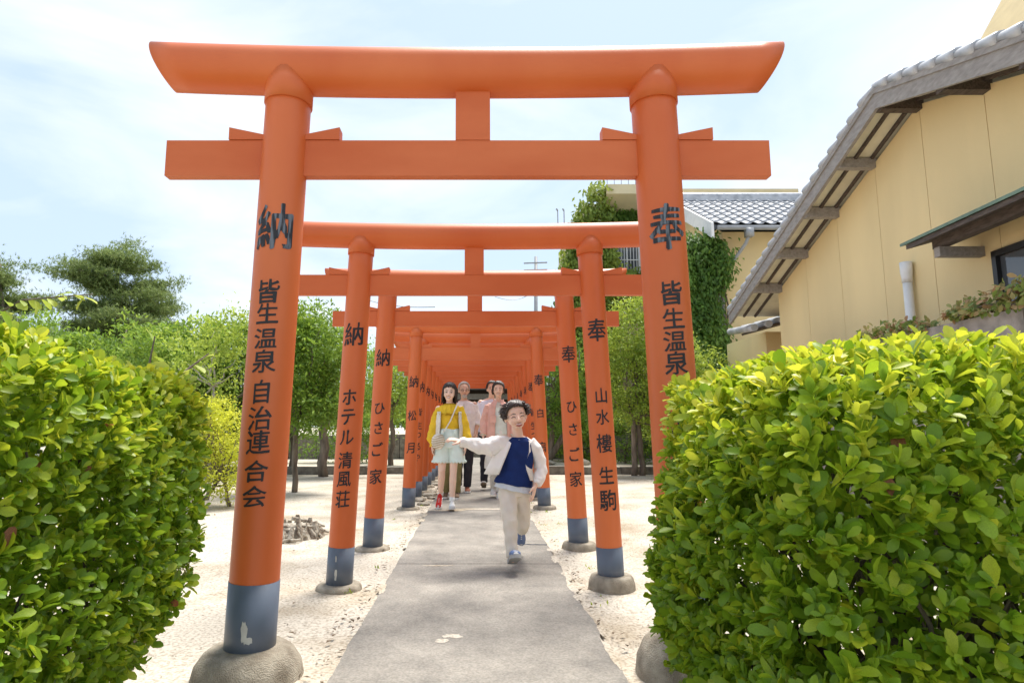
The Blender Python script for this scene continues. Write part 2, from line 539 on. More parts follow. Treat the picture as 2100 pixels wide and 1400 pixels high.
def inscription(parent, base, top, r, chars, a0, m, bold=.020):
    """chars: (character, height z, size); each painted character is bent round the leaning pillar axis, turned by a0 degrees."""
    base, top = Vector(base), Vector(top)
    for ch, z, size in chars:
        me, c, ext = glyph(ch, bold)
        b = bmesh.new()
        wd_, ht_ = size if isinstance(size, tuple) else (size * .86, size)
        size = ht_
        sx, sy = wd_ / max(ext[0], ext[1], .55), ht_ / (max(ext[1], .55) if isinstance(chars[0][2], tuple) else max(ext[0], ext[1], .55))
        for k_, (dx_, dy_) in enumerate(((0, 0), (1, .3), (-1, -.3), (.2, 1), (-.2, -1), (.8, -.7), (-.8, .7))):
            n0 = len(b.verts)
            b.from_mesh(me)
            b.verts.ensure_lookup_table()
            for v in b.verts[n0:]:
                q_ = .15 + 1.5 * abs(noise.noise(Vector((v.co.x * 4.3 + z * 7, v.co.y * 4.3, ord(ch) * .37)))) * 1.6
                v.co.x += dx_ * bold * q_; v.co.y += dy_ * bold * .8 * q_; v.co.z = k_ * .00012
        bmesh.ops.triangulate(b, faces=b.faces[:])
        for v in b.verts:
            x_, y_ = (v.co.x - c[0]) * sx, (v.co.y - c[1]) * sy
            y_ += x_ * .07          # hand-painted rising slant and a little wobble
            w = noise.noise(Vector((x_ * 60 + z * 9, y_ * 60, 1))) * size * .02
            v.co = (x_ + w, y_ + w * .6, v.co.z)
        for i in range(-5, 6):
            bmesh.ops.bisect_plane(b, geom=b.verts[:] + b.edges[:] + b.faces[:], plane_co=(i * size / 10, 0, 0), plane_no=(1, 0, 0))
        for v in b.verts:
            zz = z + v.co.y
            ax = base.lerp(top, (zz - base.z) / (top.z - base.z))
            a = v.co.x / r + R(a0)
            v.co = (ax.x + math.sin(a) * (r + .0018 + v.co.z), ax.y - math.cos(a) * (r + .0018 + v.co.z), zz)
        me2 = bpy.data.meshes.new('character')
        b.to_mesh(me2)
        b.free()
        link('character', me2, parent, m)

def line(chars, zs_, sizes):
    return list(zip(chars, zs_, sizes))

def torii(Y, xc, label, P, left, right, footh=(.045, .045), rz=0.0):
    """P: measured sizes of this gate."""
    g = empty('torii_gate', (xc, Y, 0), rz, label, 'torii gate', 'vermilion torii gates in a row over the path')
    r, zk, rk = P['r'], P['zk'], P['rk']
    for side, txt, fh in ((-1, left, footh[0]), (1, right, footh[1])):
        b = Vector((P['xb'][0] if side < 0 else P['xb'][1], 0, 0))
        t = Vector((P['xt'][0] if side < 0 else P['xt'][1], 0, zk))
        zat = lambda z: b.lerp(t, z / zk)
        bm = bmesh.new()
        tube(bm, [zat(z) for z in np.linspace(0, zk - .02, 12)], r, 40)
        pl = obj('pillar', bm, M['orange'], g, smooth=True)
        bm = bmesh.new()
        tube(bm, [zat(z) for z in (-.02, P['zb'])], r + .0022, 40)
        bm2 = obj('painted_band', bm, M['slate'], pl, smooth=True)
        bm = bmesh.new()
        tube(bm, [zat(z) for z in (zk - rk - .075 * rk / .088 * .55, zk - .02)], [r + .007, r + .007], 40)
        obj('collar', bm, M['orange'], pl, smooth=True)
        if txt:
            if Y < 3:
                inscription(pl, b, t, r, txt[0][:1], txt[1], M['ink_worn'], .030)
                inscription(pl, b, t, r, txt[0][1:], txt[1], M['ink'])
            else:
                inscription(pl, b, t, r, txt[0], txt[1], M['ink'])
        # cast footing
        bm = bmesh.new()
        R0, R1 = P['foot']
        seg = 36
        ring = []
        for rr, zz in ((R0 * 1.04, -.03), (R0, .0), (R0 * .93 + R1 * .07, fh * .4), (R0 * .6 + R1 * .4, fh * .8), (R0 * .3 + R1 * .7, fh * .96), (R1, fh), (r, fh + .002)):
            row = []
            for k in range(seg):
                a = 2 * math.pi * k / seg
                q = 1 + (.035 * noise.noise(Vector((math.cos(a) * 1.5 + side * 3, math.sin(a) * 1.5, Y + zz * 9))) if rr > r * 1.1 else 0)
                row.append(bm.verts.new((b.x + math.cos(a) * rr * q, math.sin(a) * rr * q, zz)))
            ring.append(row)
        for i in range(len(ring) - 1):
            for k in range(seg):
                bm.faces.new((ring[i][k], ring[i][(k + 1) % seg], ring[i + 1][(k + 1) % seg], ring[i + 1][k]))
        bm.faces.new(ring[-1])
        obj('footing', bm, M['footing'], g, smooth=True)
    # round top lintel with slanted ends and a slight upward sweep
    bm = bmesh.new()
    x0, x1 = P['kx']
    xm, hw = (x0 + x1) / 2, (x1 - x0) / 2
    prev = None
    seg = 40
    N = 28
    for i in range(N + 1):
        u = -1 + 2 * i / N
        row = []
        for k in range(seg):
            a = 2 * math.pi * k / seg
            zz, yy = rk * math.sin(a), rk * math.cos(a)
            xx = xm + u * (hw - .004 + .40 * zz - .012 * (zz / rk) ** 2)
            row.append(bm.verts.new((xx, yy, zk + zz + P['sori'] * abs(u) ** 2.1)))
        if prev:
            for k in range(seg):
                bm.faces.new((prev[k], prev[(k + 1) % seg], row[(k + 1) % seg], row[k]))
        else:
            bm.faces.new(row[::-1])
        prev = row
    bm.faces.new(prev)
    o = obj('top_lintel', bm, M['orange'], g, smooth=True)
    for p_ in o.data.polygons:
        if len(p_.vertices) > 4: p_.use_smooth = False
    # tie beam
    z0, z1 = P['nz']
    bm = bmesh.new()
    box(bm, P['nx'][0], P['nx'][1], -P['nt'] / 2, P['nt'] / 2, z0, z1)
    obj('tie_beam', bm, M['orange2'], g, bevel=.003)
    # centre strut
    bm = bmesh.new()
    s0, s1 = P['strut']
    box(bm, s0, s1, -P['nt'] / 2 - .004, P['nt'] / 2 + .004, z1 + .001, zk - rk + .03)
    obj('centre_strut', bm, M['orange2'], g, bevel=.003)
    # wedges on the tie beam at both sides of both pillars
    zc = z1
    for side in (0, 1):
        px = P['xb'][side] + (P['xt'][side] - P['xb'][side]) * z1 / zk
        for sg in (-1, 1):
            xi, xo = px + sg * (r - .012), px + sg * (r + P['wl'])
            bm = bmesh.new()
            hi, ho = P['wh'] * .42, P['wh']
            vv = []
            for y in (-P['nt'] / 2 - .006, P['nt'] / 2 + .006):
                vv.append([bm.verts.new(p) for p in ((xi, y, zc + .002), (xo, y, zc + .002), (xo, y, zc + ho), (xi, y, zc + hi))])
            bm.faces.new(vv[0]); bm.faces.new(vv[1][::-1])
            for k in range(4):
                bm.faces.new((vv[0][k], vv[1][k], vv[1][(k + 1) % 4], vv[0][(k + 1) % 4]))
            obj('wedge', bm, M['orange2'], g, bevel=.002)
    return g

G1 = dict(r=.104, zk=2.72, rk=.114, xb=(-.967, .905), xt=(-.893, .838), zb=.389, foot=(.228, .135), kx=(-1.515, 1.42), sori=.030,
          nx=(-1.453, 1.369), nz=(2.196, 2.369), nt=.052, strut=(-.1, .062), wl=.155, wh=.062)
GN = dict(r=.084, zk=2.361, rk=.09, xb=(-.90, .88), xt=(-.805, .785), zb=.264, foot=(.15, .12), kx=(-1.36, 1.34), sori=.024,
          nx=(-1.30, 1.28), nz=(1.942, 2.084), nt=.046, strut=(-.085, .048), wl=.125, wh=.052)
GS = [(.1, .106), (.092, .088), (.096, .086), (.1, .1), (.085, .1), (.1, .1), (.1, .098), (.1, .09), (.1, .088)]
g1 = torii(2.82, 0, 'nearest and largest torii gate, on domed concrete footings between the two hedges', G1,
      (line('納皆生温泉自治連合会', [1.929, 1.632, 1.534, 1.423, 1.323, 1.191, 1.077, .976, .855, .75], [(.165, .205)] + GS), 3),
      (line('奉皆生温泉自治連合会', [1.929, 1.625, 1.512, 1.411, 1.315, 1.2, 1.09, .98, .86, .75], [(.16, .205)] + GS), -3), (.12, .17))
g2 = torii(4.28, 0, 'second torii gate from the front, with katakana lettering on its left pillar', GN,
      (line('納ホテル清風荘', [1.661, 1.237, 1.105, .972, .823, .702, .575], [.155] + [.105] * 6), 1),
      (line('奉山水樓生駒', [1.688, 1.247, 1.105, .933, .727, .568], [.155, .1, .1, .12, .11, .13]), -1), (.03, .085))
torii(5.61, 0, 'third torii gate from the front, hiragana lettering on both pillars', dict(GN, nz=(1.938, 2.075)),
      (line('納ひさご家', [1.647, 1.199, 1.031, .849, .617], [.15, .1, .1, .115, .125]), 1),
      (line('奉ひさご家', [1.677, 1.212, 1.019, .806, .596], [.15, .1, .1, .115, .125]), -1), (.025, .06))
torii(8.32, 0, 'fourth torii gate from the front, two characters low on its left pillar', dict(GN, xb=(-.885, .872), nz=(1.92, 2.085)),
      (line('納松月', [1.628, 1.186, .769], [.15, .13, .13]), 1),
      (line('奉白扇', [1.648, 1.218, .781], [.15, .12, .13]), -1), (.02, .04))
torii(9.31, 0, 'fifth torii gate, close behind the fourth with its brown-edged footings by the loose stones', dict(GN, xb=(-.885, .872)),
      (line('納皆生つるや', [1.62, 1.253, 1.061, .92, .758, .603], [.15, .11, .11, .1, .1, .1]), 1),
      (line('奉皆生つるや', [1.62, 1.253, 1.061, .92, .758, .603], [.15, .11, .11, .1, .1, .1]), -1), (.04, .04))
yy = 10.28
for i in range(6):
    torii(yy, random.uniform(-.01, .01), ['sixth torii gate, the next beyond the close fifth one', 'seventh torii gate, in the packed part of the row',
          'eighth torii gate, in the packed part of the row', 'ninth torii gate, behind the heads of the walkers',
          'tenth torii gate, last but one before the dark hall', 'eleventh and last torii gate, framing the dark hall'][i],
          dict(GN, xb=(-.885, .872)), (line('納', [1.61], [.15]), 1), (line('奉', [1.62], [.15]), -1), (.04, .04), R(random.uniform(-.3, .3)))
    yy += .93

# flaked paint on the nearest left band, showing primer
def flake(gate_, cx, cz, w, h, r, ang):
    bm = bmesh.new()
    k = 18
    c = bm.verts.new((cx + math.sin(R(ang)) * (r + .0034), -math.cos(R(ang)) * (r + .0034), cz))
    vv = []
    for i in range(k):
        a = 2 * math.pi * i / k
        q = 1 + .5 * noise.noise(Vector((math.cos(a) * 2, math.sin(a) * 2, cz * 9)))
        t = R(ang) + math.cos(a) * w * q / r
        vv.append(bm.verts.new((cx + math.sin(t) * (r + .0034), -math.cos(t) * (r + .0034), cz + math.sin(a) * h * q)))
    for i in range(k):
        bm.faces.new((c, vv[i], vv[(i + 1) % k]))
    return obj('bare_patch', bm, M['primer'], gate_)
band = [c for c in g1.children if c.name.startswith('pillar')][0]
flake(band, -.961, .205, .013, .042, .104, 4)
flake(band, -.963, .172, .02, .014, .104, 14)

for gt, fx, fz, fw, fh_ in ((g2, -.9, .1, .008, .035), (g2, -.9, .2, .004, .02)):
    flake([c for c in gt.children if c.name.startswith('pillar')][0], -.9 + fx * 0 + .004, fz, fw, fh_, .084, -6)
# ------------------------------------------------------------------ clipped hedges
LEAF_MESH = []
for k in range(4):
    tv, tf = LEAF
    v = tv.copy()
    v[:, 0] *= (1, .9, 1.12, 1.02)[k]
    v[:, 2] += (0, -.06, .05, -.1)[k] * v[:, 1] ** 2
    me = bpy.data.meshes.new('leaf')
    me.from_pydata([tuple(p) for p in v], [], tf)
    me.shade_smooth()
    me.materials.append(M['leaf_one'])
    LEAF_MESH.append(me)

OLD_LEAF = LEAF_MESH[0].copy()
OLD_LEAF.materials.clear()
OLD_LEAF.materials.append(mat('withered_leaf', (.30, .12, .05), .6, .3, 30, translucent=.3))

def to_px(P_):
    p = R(7.726)
    q = P_ - np.array((0, 0, 1.04))
    d = q[:, 1] * math.cos(p) + q[:, 2] * math.sin(p)
    u = -q[:, 1] * math.sin(p) + q[:, 2] * math.cos(p)
    d_ = np.maximum(d, .01)
    return 978 + 1290 * q[:, 0] / d_, 700 - 1290 * u / d_, d

def hedge(x0, x1, y0, y1, h, rad, label, tuck, nros=4300, leaf=.044):
    root = empty('hedge', ((x0 + x1) / 2, (y0 + y1) / 2, 0), 0, label, 'hedge', 'clipped evergreen hedges at the entrance')
    rl = np.array(root.location)
    c = np.array(((x0 + x1) / 2, (y0 + y1) / 2, h / 2))
    half = np.array(((x1 - x0) / 2, (y1 - y0) / 2, h / 2))
    def sdf(P_):
        hz = np.clip((.55 - P_[:, 2]) / .55, 0, 1) ** 1.6 * tuck
        q = np.abs(P_ - c) - (half - rad)
        q[:, 0] += hz; q[:, 1] += hz
        d = np.linalg.norm(np.maximum(q, 0), axis=1) + np.minimum(q.max(1), 0) - rad
        n_ = (np.sin(P_[:, 0] * 7.1 + P_[:, 2] * 3) + np.sin(P_[:, 1] * 6.3 + 2 + P_[:, 2] * 4.2) + np.sin(P_[:, 2] * 8.9 + P_[:, 0] * 5 + P_[:, 1] * 4)) * .016
        return d + n_
    pts = []
    tot = 0
    while tot < nros:
        P_ = rng.uniform((x0 - .06, y0 - .06, .02), (x1 + .06, y1 + .06, h + .06), (20000, 3))
        d = sdf(P_)
        keep = (d < .0) & (rng.uniform(size=len(d)) < np.exp(d / .075))
        pts.append(P_[keep])
        tot += keep.sum()
    P_ = np.concatenate(pts)[:nros]
    e = 1e-3
    g = np.stack([sdf(P_ + np.eye(3)[i] * e) - sdf(P_ - np.eye(3)[i] * e) for i in range(3)], 1)
    g = unit(g)
    d = sdf(P_)
    ax = g * .75 + np.array((0, 0, .55)) + rng.normal(size=P_.shape) * .3
    per = 7
    # a few long stray shoots
    B, D, N_ = rosettes(P_, ax, per, (.3, 1.25))
    size = rng.uniform(.58, 1.25, len(B)) * leaf * np.repeat(rng.uniform(.75, 1.15, len(P_)), per)
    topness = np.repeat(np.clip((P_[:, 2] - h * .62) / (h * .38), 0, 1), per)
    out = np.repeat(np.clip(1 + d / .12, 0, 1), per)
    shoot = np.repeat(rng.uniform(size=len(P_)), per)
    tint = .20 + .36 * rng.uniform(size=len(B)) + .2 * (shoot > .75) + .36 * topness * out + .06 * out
    # picked out singly: the leaves that show largest
    px, py, dep = to_px(B + D * size[:, None] * .5)
    show = (px > 5) & (px < 2095) & (py > 5) & (py < 1395) & (dep > .3) & (np.repeat(d, per) > -.035)
    facing = np.abs((N_ * unit(np.array((0, 0, 1.04)) - B)).sum(1))
    front = (np.repeat(g, per, axis=0) * unit(np.array((0, 0, 1.04)) - B)).sum(1) > .05
    score = np.where(show & front, size / np.maximum(dep, .1) * (.4 + facing), 0)
    pick = np.argsort(-score)[:300]
    mask = np.ones(len(B), bool)
    mask[pick] = False
    rel = B - rl
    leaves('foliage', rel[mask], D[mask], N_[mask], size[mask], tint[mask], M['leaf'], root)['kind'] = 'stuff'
    for i in pick:
        y_ = Vector(D[i]); z_ = Vector(N_[i]); x_ = y_.cross(z_).normalized(); z_ = x_.cross(y_).normalized()
        o = bpy.data.objects.new('leaf', LEAF_MESH[int(rng.integers(4))] if rng.uniform() > .012 else OLD_LEAF)
        mt = Matrix((x_, y_, z_)).transposed().to_4x4()
        o.matrix_basis = Matrix.Translation(Vector(rel[i])) @ mt @ Matrix.Scale(float(size[i]), 4)
        COL.objects.link(o)
        o.parent = root
    # stems inside
    bm = bmesh.new()
    for k in range(80):
        bx_, by_ = random.uniform(x0 + .2, x1 - .2), random.uniform(y0 + .2, y1 - .2)
        pts_ = [Vector((bx_, by_, 0))]
        dd = Vector((random.uniform(-.5, .5), random.uniform(-.5, .5), 1)).normalized()
        for s in range(5):
            dd = (dd + Vector((random.uniform(-.4, .4), random.uniform(-.4, .4), random.uniform(-.1, .3)))).normalized()
            pts_.append(pts_[-1] + dd * h * .17)
        pts_ = [Vector((min(max(p.x, x0 + .1), x1 - .1), min(max(p.y, y0 + .1), y1 - .1), min(p.z, h - .07))) - Vector(rl) for p in pts_]
        tube(bm, pts_, [.011, .009, .008, .006, .005, .004], 5)
    obj('stems', bm, M['twig'], root)['kind'] = 'stuff'
    return root
hedge(.625, 2.0, 1.22, 2.36, 1.20, .13, 'clipped glossy green hedge on the right, hiding the foot of the near pillar', .10, 9800)
hedge(-2.5, -1.03, 1.2, 2.62, 1.27, .22, 'clipped glossy green hedge on the left with rounded corner', .42, 9400)

# ------------------------------------------------------------------ trees and shrubs
def limb(bm, a, b, r0, r1, wob=.1, n=5):
    a, b = Vector(a), Vector(b)
    L_ = (b - a).length
    pts = []
    for i in range(n + 1):
        t = i / n
        p = a.lerp(b, t)
        if 0 < i < n:
            p += Vector((random.uniform(-1, 1), random.uniform(-1, 1), random.uniform(-.5, .5))) * wob * L_ * .25
        pts.append(p)
    tube(bm, pts, [r0 + (r1 - r0) * i / n for i in range(n + 1)], 7)

def tree(name, x, y, lobes, label, m, cat='tree', group=None, trunks=1, tr=.05, nleaf=9000, leaf=.07, bark=None, clump=.16, tpl=LANCE, sparse=0.0, trunk_to=None):
    """lobes: (dx, dy, z, rx, ry, rz) ellipsoids that the crown fills with leaf clumps."""
    root = empty(name, (x, y, 0), 0, label, cat, group)
    bark = bark or M['bark']
    vol = np.array([l[3] * l[4] * l[5] for l in lobes]) ** .67
    vol = vol / vol.sum()
    ncl = max(12, int(nleaf / 26))
    cl, ax = [], []
    for l, w in zip(lobes, vol):
        n = int(ncl * w) + 1
        q = unit(rng.normal(size=(n, 3))) * (rng.uniform(.35, 1.0, (n, 1)) ** .5)
        q *= 1 + .22 * np.sin(q[:, 0:1] * 5 + x) * np.cos(q[:, 2:3] * 6 + y)
        cl.append(q * np.array(l[3:6]) + np.array(l[0:3]))
        ax.append(unit(q * .8 + np.array((0, 0, .5))))
    cl, ax = np.concatenate(cl), np.concatenate(ax)
    per = int(nleaf / len(cl))
    idx = np.repeat(np.arange(len(cl)), per)
    cs = rng.uniform(.6, 1.5, len(cl))[idx][:, None]
    off = rng.normal(size=(len(idx), 3)) * clump * cs * np.array((1, 1, .55))
    pos = cl[idx] + off
    d = unit(ax[idx] * .5 + rng.normal(size=pos.shape) * .7 + np.array((0, 0, -.15)))
    nr = unit(np.array((0, 0, 1.0)) + rng.normal(size=pos.shape) * .6)
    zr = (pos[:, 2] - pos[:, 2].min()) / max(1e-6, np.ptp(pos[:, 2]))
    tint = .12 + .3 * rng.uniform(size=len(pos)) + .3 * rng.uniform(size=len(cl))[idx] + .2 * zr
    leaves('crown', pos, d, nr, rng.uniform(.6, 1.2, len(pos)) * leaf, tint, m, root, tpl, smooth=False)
    bm = bmesh.new()
    zb = min(l[2] - l[5] * .5 for l in lobes)
    for k in range(trunks):
        bx_ = (random.uniform(-.25, .25), random.uniform(-.15, .15)) if trunks > 1 else (0, 0)
        l0 = lobes[k % len(lobes)]
        top = Vector((l0[0], l0[1], max(zb, .3)))
        limb(bm, (bx_[0], bx_[1], -.05), top, tr, tr * .75, .12)
        for j in range(10):
            c_ = cl[random.randrange(len(cl))]
            limb(bm, top, c_, tr * .55, tr * .12, .3)
    obj('trunk', bm, bark, root, smooth=True)
    return root

GR = 'garden trees along the row of gates'
tree('broadleaf_tree', -2.95, 10.4, [(0, 0, 1.75, .62, .6, .75), (.25, 0, 2.3, .6, .5, .65), (-.1, .1, 2.75, .45, .5, .4), (.3, -.1, 1.4, .55, .5, .45)],
     'small dense broadleaf tree between the nearest left pillar and the second left pillar', M['tree_mid'], group=GR, tr=.05, nleaf=15000, leaf=.085, clump=.1)
tree('broadleaf_tree', -3.25, 13.6, [(0, 0, 2.0, .9, .7, .9), (.7, .3, 2.1, .6, .6, .8)], 'tree with a thicker dark trunk just before the kerb, left of the gates', M['tree_mid'], group=GR, tr=.11, nleaf=9000, leaf=.08, clump=.14)
tree('broadleaf_tree', -2.35, 17.5, [(0, 0, 1.9, .8, .7, .8), (.5, .1, 2.4, .7, .6, .8), (-.3, 0, 2.7, .6, .6, .6)], 'bright green tree seen between second and third left pillars', M['tree_yel'], group=GR, tr=.08, nleaf=8000, leaf=.09, clump=.16)
tree('broadleaf_tree', -3.9, 9.3, [(0, 0, 1.9, .55, .5, .55), (-.3, .2, 2.3, .5, .5, .45), (.25, .1, 2.45, .4, .4, .4)], 'pale-barked slender tree behind the golden bush', M['tree_yel'], group=GR, tr=.03, nleaf=2600, leaf=.075, bark=M['bark_pale'], clump=.1)
tree('broadleaf_tree', -6.6, 14, [(0, 0, 2.5, 1.3, 1.1, 1.0), (1.2, .3, 2.7, 1.1, .9, .95), (2.1, .4, 2.6, .9, .8, .9), (.3, 0, 1.2, 1.6, 1, .9)], 'broad bright green tree mass between the pine and the nearest pillar', M['tree_mid'], group=GR, tr=.09, nleaf=26000, leaf=.13, clump=.13, trunks=3)
tree('broadleaf_tree', -4.4, 15.2, [(0, 0, 2.2, 1.1, .9, 1.1), (.6, 0, 3.0, .9, .7, .8)], 'tall rounded tree just left of the nearest left pillar', M['tree_mid'], group=GR, tr=.1, nleaf=13000, leaf=.09, clump=.16)
tree('broadleaf_tree', -10.5, 17, [(0, 0, 2.4, 2.0, 1.4, 1.5), (2.2, 0, 2.2, 1.6, 1.2, 1.3), (-2.2, 0, 2.6, 1.8, 1.2, 1.5)], 'low broad tree below the big pine', M['tree_mid'], group=GR, tr=.15, nleaf=24000, leaf=.15, clump=.15)
tree('golden_bush', -3.45, 8.5, [(0, 0, .95, .42, .4, .48), (.12, 0, .45, .35, .35, .35), (-.3, .1, 1.0, .4, .4, .42)], 'golden yellow bush beside the left hedge', M['gold'], 'bush', tr=.03, nleaf=9000, leaf=.05, clump=.07, trunks=3)
tree('broadleaf_tree', 3.55, 13.9, [(0, 0, 2.1, .85, .7, .9), (-.1, 0, 3.0, .6, .6, .75), (.7, .2, 2.5, .8, .7, .9), (.3, 0, 1.45, .9, .7, .5), (.1, 0, 3.6, .35, .35, .45)],
     'tall bushy tree with two slim trunks, right of the second gate', M['tree_yel'], group=GR, tr=.07, nleaf=19000, leaf=.09, clump=.12, trunks=2)
tree('broadleaf_tree', 5.0, 14.5, [(0, 0, 1.9, 1.0, .8, .9), (-.4, 0, 1.2, .8, .7, .7)], 'low bright tree under the ivy, right of the near right pillar', M['tree_yel'], group=GR, tr=.06, nleaf=8000, leaf=.09, clump=.15)
tree('broadleaf_tree', 2.2, 18.5, [(0, 0, 2.2, .8, .8, 1.0), (.5, 0, 3.0, .7, .6, .8), (-.2, 0, 1.4, .9, .6, .5)], 'tree seen between the third and fourth right pillars', M['tree_mid'], group=GR, tr=.1, nleaf=9000, leaf=.1, clump=.17, trunks=2)
tree('shrub', 4.9, 8.6, [(0, 0, 1.3, .75, .5, .55), (.6, 0, 1.25, .5, .5, .45), (-.5, .1, 1.25, .4, .4, .4)], 'yellow green shrub behind the right hedge below the little roof', M['tree_yel'], 'shrub', tr=.03, nleaf=7000, leaf=.06, clump=.1, trunks=3)
tree('shrub', 5.5, 9.4, [(0, 0, 1.7, .35, .35, .38)], 'grey green long-leaved shrub against the corner of the yellow house', M['pine'], 'shrub', tr=.02, nleaf=1400, leaf=.12, clump=.1)
tree('shrub', 4.2, 12.8, [(0, 0, .55, .5, .45, .45)], 'low shrub at the foot of the right-hand trees', M['tree_yel'], 'shrub', tr=.03, nleaf=4000, leaf=.06, clump=.1)

for (x_, y_, w_, h_, lb) in ((2.9, 19.3, .9, 1.0, 'rounded bush before the stone wall, seen between the second and third right pillars'), (4.3, 18.5, 1.2, 1.3, 'wide bush before the stone wall behind the two-trunk tree'),
                         (-3.9, 18.8, 1.2, 1.1, 'wide bush before the stone wall behind the dense broadleaf tree'), (-6.5, 18.5, 1.4, 1.3, 'wide bush before the stone wall far left'), (1.75, 20.2, .5, .8, 'narrow bush beside the shrine steps on the right')):
    tree('bush', x_, y_, [(0, 0, h_ * .6, w_, .6, h_ * .7), (w_ * .4, 0, h_, w_ * .6, .5, h_ * .45)], lb, M['tree_mid'], 'bush', 'bushes before the far wall', tr=.04, nleaf=5000, leaf=.1, clump=.14)

def young_shoot(x, y, z, pts, label):
    root = empty('cherry_sapling', (x, y, 0), 0, label, 'sapling', 'saplings poking up behind the left hedge')
    bm = bmesh.new()
    P_, D_ = [], []
    tube(bm, [(0, 0, 0), (0, 0, z)], [.012, .009], 6)
    for br in pts:
        br = [Vector(p) for p in br]
        tube(bm, br, [.009 - .006 * i / (len(br) - 1) for i in range(len(br))], 5)
        for a, b in zip(br, br[1:]):
            n = max(2, int((b - a).length / .028))
            for i in range(n):
                P_.append(a.lerp(b, i / n)); D_.append((b - a).normalized() * .5 + Vector((random.uniform(-1, 1), random.uniform(-1, 1), random.uniform(-1.0, .3))))
    obj('stem', bm, M['bark'], root)
    P_, D_ = np.array(P_), np.array(D_)
    leaves('foliage', P_, D_, unit(rng.normal(size=P_.shape) * .6 + np.array((0, -.2, 1))), rng.uniform(.06, .105, len(P_)), rng.uniform(.45, 1, len(P_)), M['tree_yel'], root, LEAF)
young_shoot(-2.55, 3.0, 1.5, [[(0, 0, 1.3), (.1, 0, 1.5), (.3, .05, 1.66), (.62, .1, 1.70)], [(0, 0, 1.35), (-.15, 0, 1.55), (-.4, 0, 1.72)], [(0, 0, 1.2), (.2, 0, 1.35), (.42, .1, 1.5)], [(0, 0, 1.3), (-.1, .1, 1.6), (.05, .1, 1.78)]],
            'leafy cherry sapling rising behind the left hedge at the picture edge')
young_shoot(-1.5, 2.9, 1.2, [[(0, 0, 1.1), (-.02, 0, 1.3), (.0, 0, 1.46)], [(0, 0, 1.2), (.1, .1, 1.3), (.17, .2, 1.4)]], 'small pale shoots rising behind the corner of the left hedge')

def pine(x, y, h, w, label, lean=0.0, dens=1.0):
    root = empty('pine_tree', (x, y, 0), 0, label, 'pine tree', 'dark pines beyond the garden')
    bm = bmesh.new()
    sp = [Vector((lean * (1 - t) + .25 * math.sin(t * 5), .2 * math.sin(t * 4), h * t)) for t in np.linspace(0, .97, 10)]
    tube(bm, sp, [.22 * (1 - t * .85) for t in np.linspace(0, 1, 10)], 9)
    C_, = [[]]
    nbr = int(60 * dens)
    for i in range(nbr):
        t = .40 + .57 * (i + random.random()) / nbr
        k = t * 9 / .97
        p0 = sp[min(9, int(t * 9))]
        az = random.uniform(0, 2 * math.pi)
        L_ = w * (.35 + .65 * math.sin(min(1, (1.08 - t) / .62) * math.pi * .5)) * random.uniform(.6, 1.05) * .5
        tip = p0 + Vector((math.cos(az) * L_, math.sin(az) * L_, L_ * random.uniform(.02, .28)))
        limb(bm, p0, tip, .07 * (1.1 - t) + .015, .012, .3, 6)
        nb = int(9 + L_ * 7)
        for j in range(nb):
            q = p0.lerp(tip, random.uniform(.4, 1.05))
            C_.append(q + Vector((random.gauss(0, .2), random.gauss(0, .2), random.gauss(.06, .06))) * (1 + L_ * .18))
    for i in range(16): C_.append(sp[-1] + Vector((random.gauss(0, .28), random.gauss(0, .28), random.uniform(-.5, .3))))
    obj('trunk', bm, M['bark'], root, smooth=True)
    cl = np.array([c[:] for c in C_])
    per = 30
    T_ = np.repeat(cl, per, axis=0) + rng.normal(size=(len(cl) * per, 3)) * np.array((.22, .22, .11))
    B, D, N_ = rosettes(T_, np.tile(np.array((0, 0, 1.0)), (len(T_), 1)) + rng.normal(size=T_.shape) * .5, 7, (.3, 1.4))
    tint = .2 + .5 * rng.uniform(size=len(B)) + .25 * np.repeat(rng.uniform(size=len(T_)), 7)
    leaves('needles', B, D, N_, rng.uniform(.09, .16, len(B)), tint, M['pine'], root, (NEEDLE[0] * np.array((2.2, 1, 1)), NEEDLE[1]), smooth=False)
pine(-14.3, 25, 8.5, 5.6, 'big spreading pine against the sky left of the nearest gate', lean=-.5)
pine(-15.6, 20.5, 6.6, 3.4, 'smaller pine at the left edge of the picture', dens=.6)

# far wood behind everything
def far_wood():
    n = 26000
    k = 70
    cx_ = rng.uniform(-40, 34, k); cy_ = rng.uniform(34, 46, k); rr = rng.uniform(2.0, 3.6, k)
    keep = ~((cx_ > 1) & (cx_ < 14) & False)
    idx = rng.integers(0, k, n)
    q = unit(rng.normal(size=(n, 3))) * rng.uniform(.55, 1, (n, 1))
    pos = np.stack([cx_[idx] + q[:, 0] * rr[idx], cy_[idx] + q[:, 1] * rr[idx], 1.2 + np.abs(q[:, 2]) * rr[idx] * 1.0], 1)
    leaves('far_trees', pos, rng.normal(size=pos.shape), unit(rng.normal(size=pos.shape) + np.array((0, 0, .8))), rng.uniform(.3, .6, n), .2 + .6 * rng.uniform(size=n), M['tree_mid'], None, LANCE, False)['kind'] = 'stuff'
    bpy.data.objects['far_trees']['label'] = 'far belt of green trees on the horizon'
far_wood()

# ------------------------------------------------------------------ buildings
def wx(Y_):            # X of the yellow house's gable wall at depth Y
    return 5.38 + .05 * (Y_ - 11)

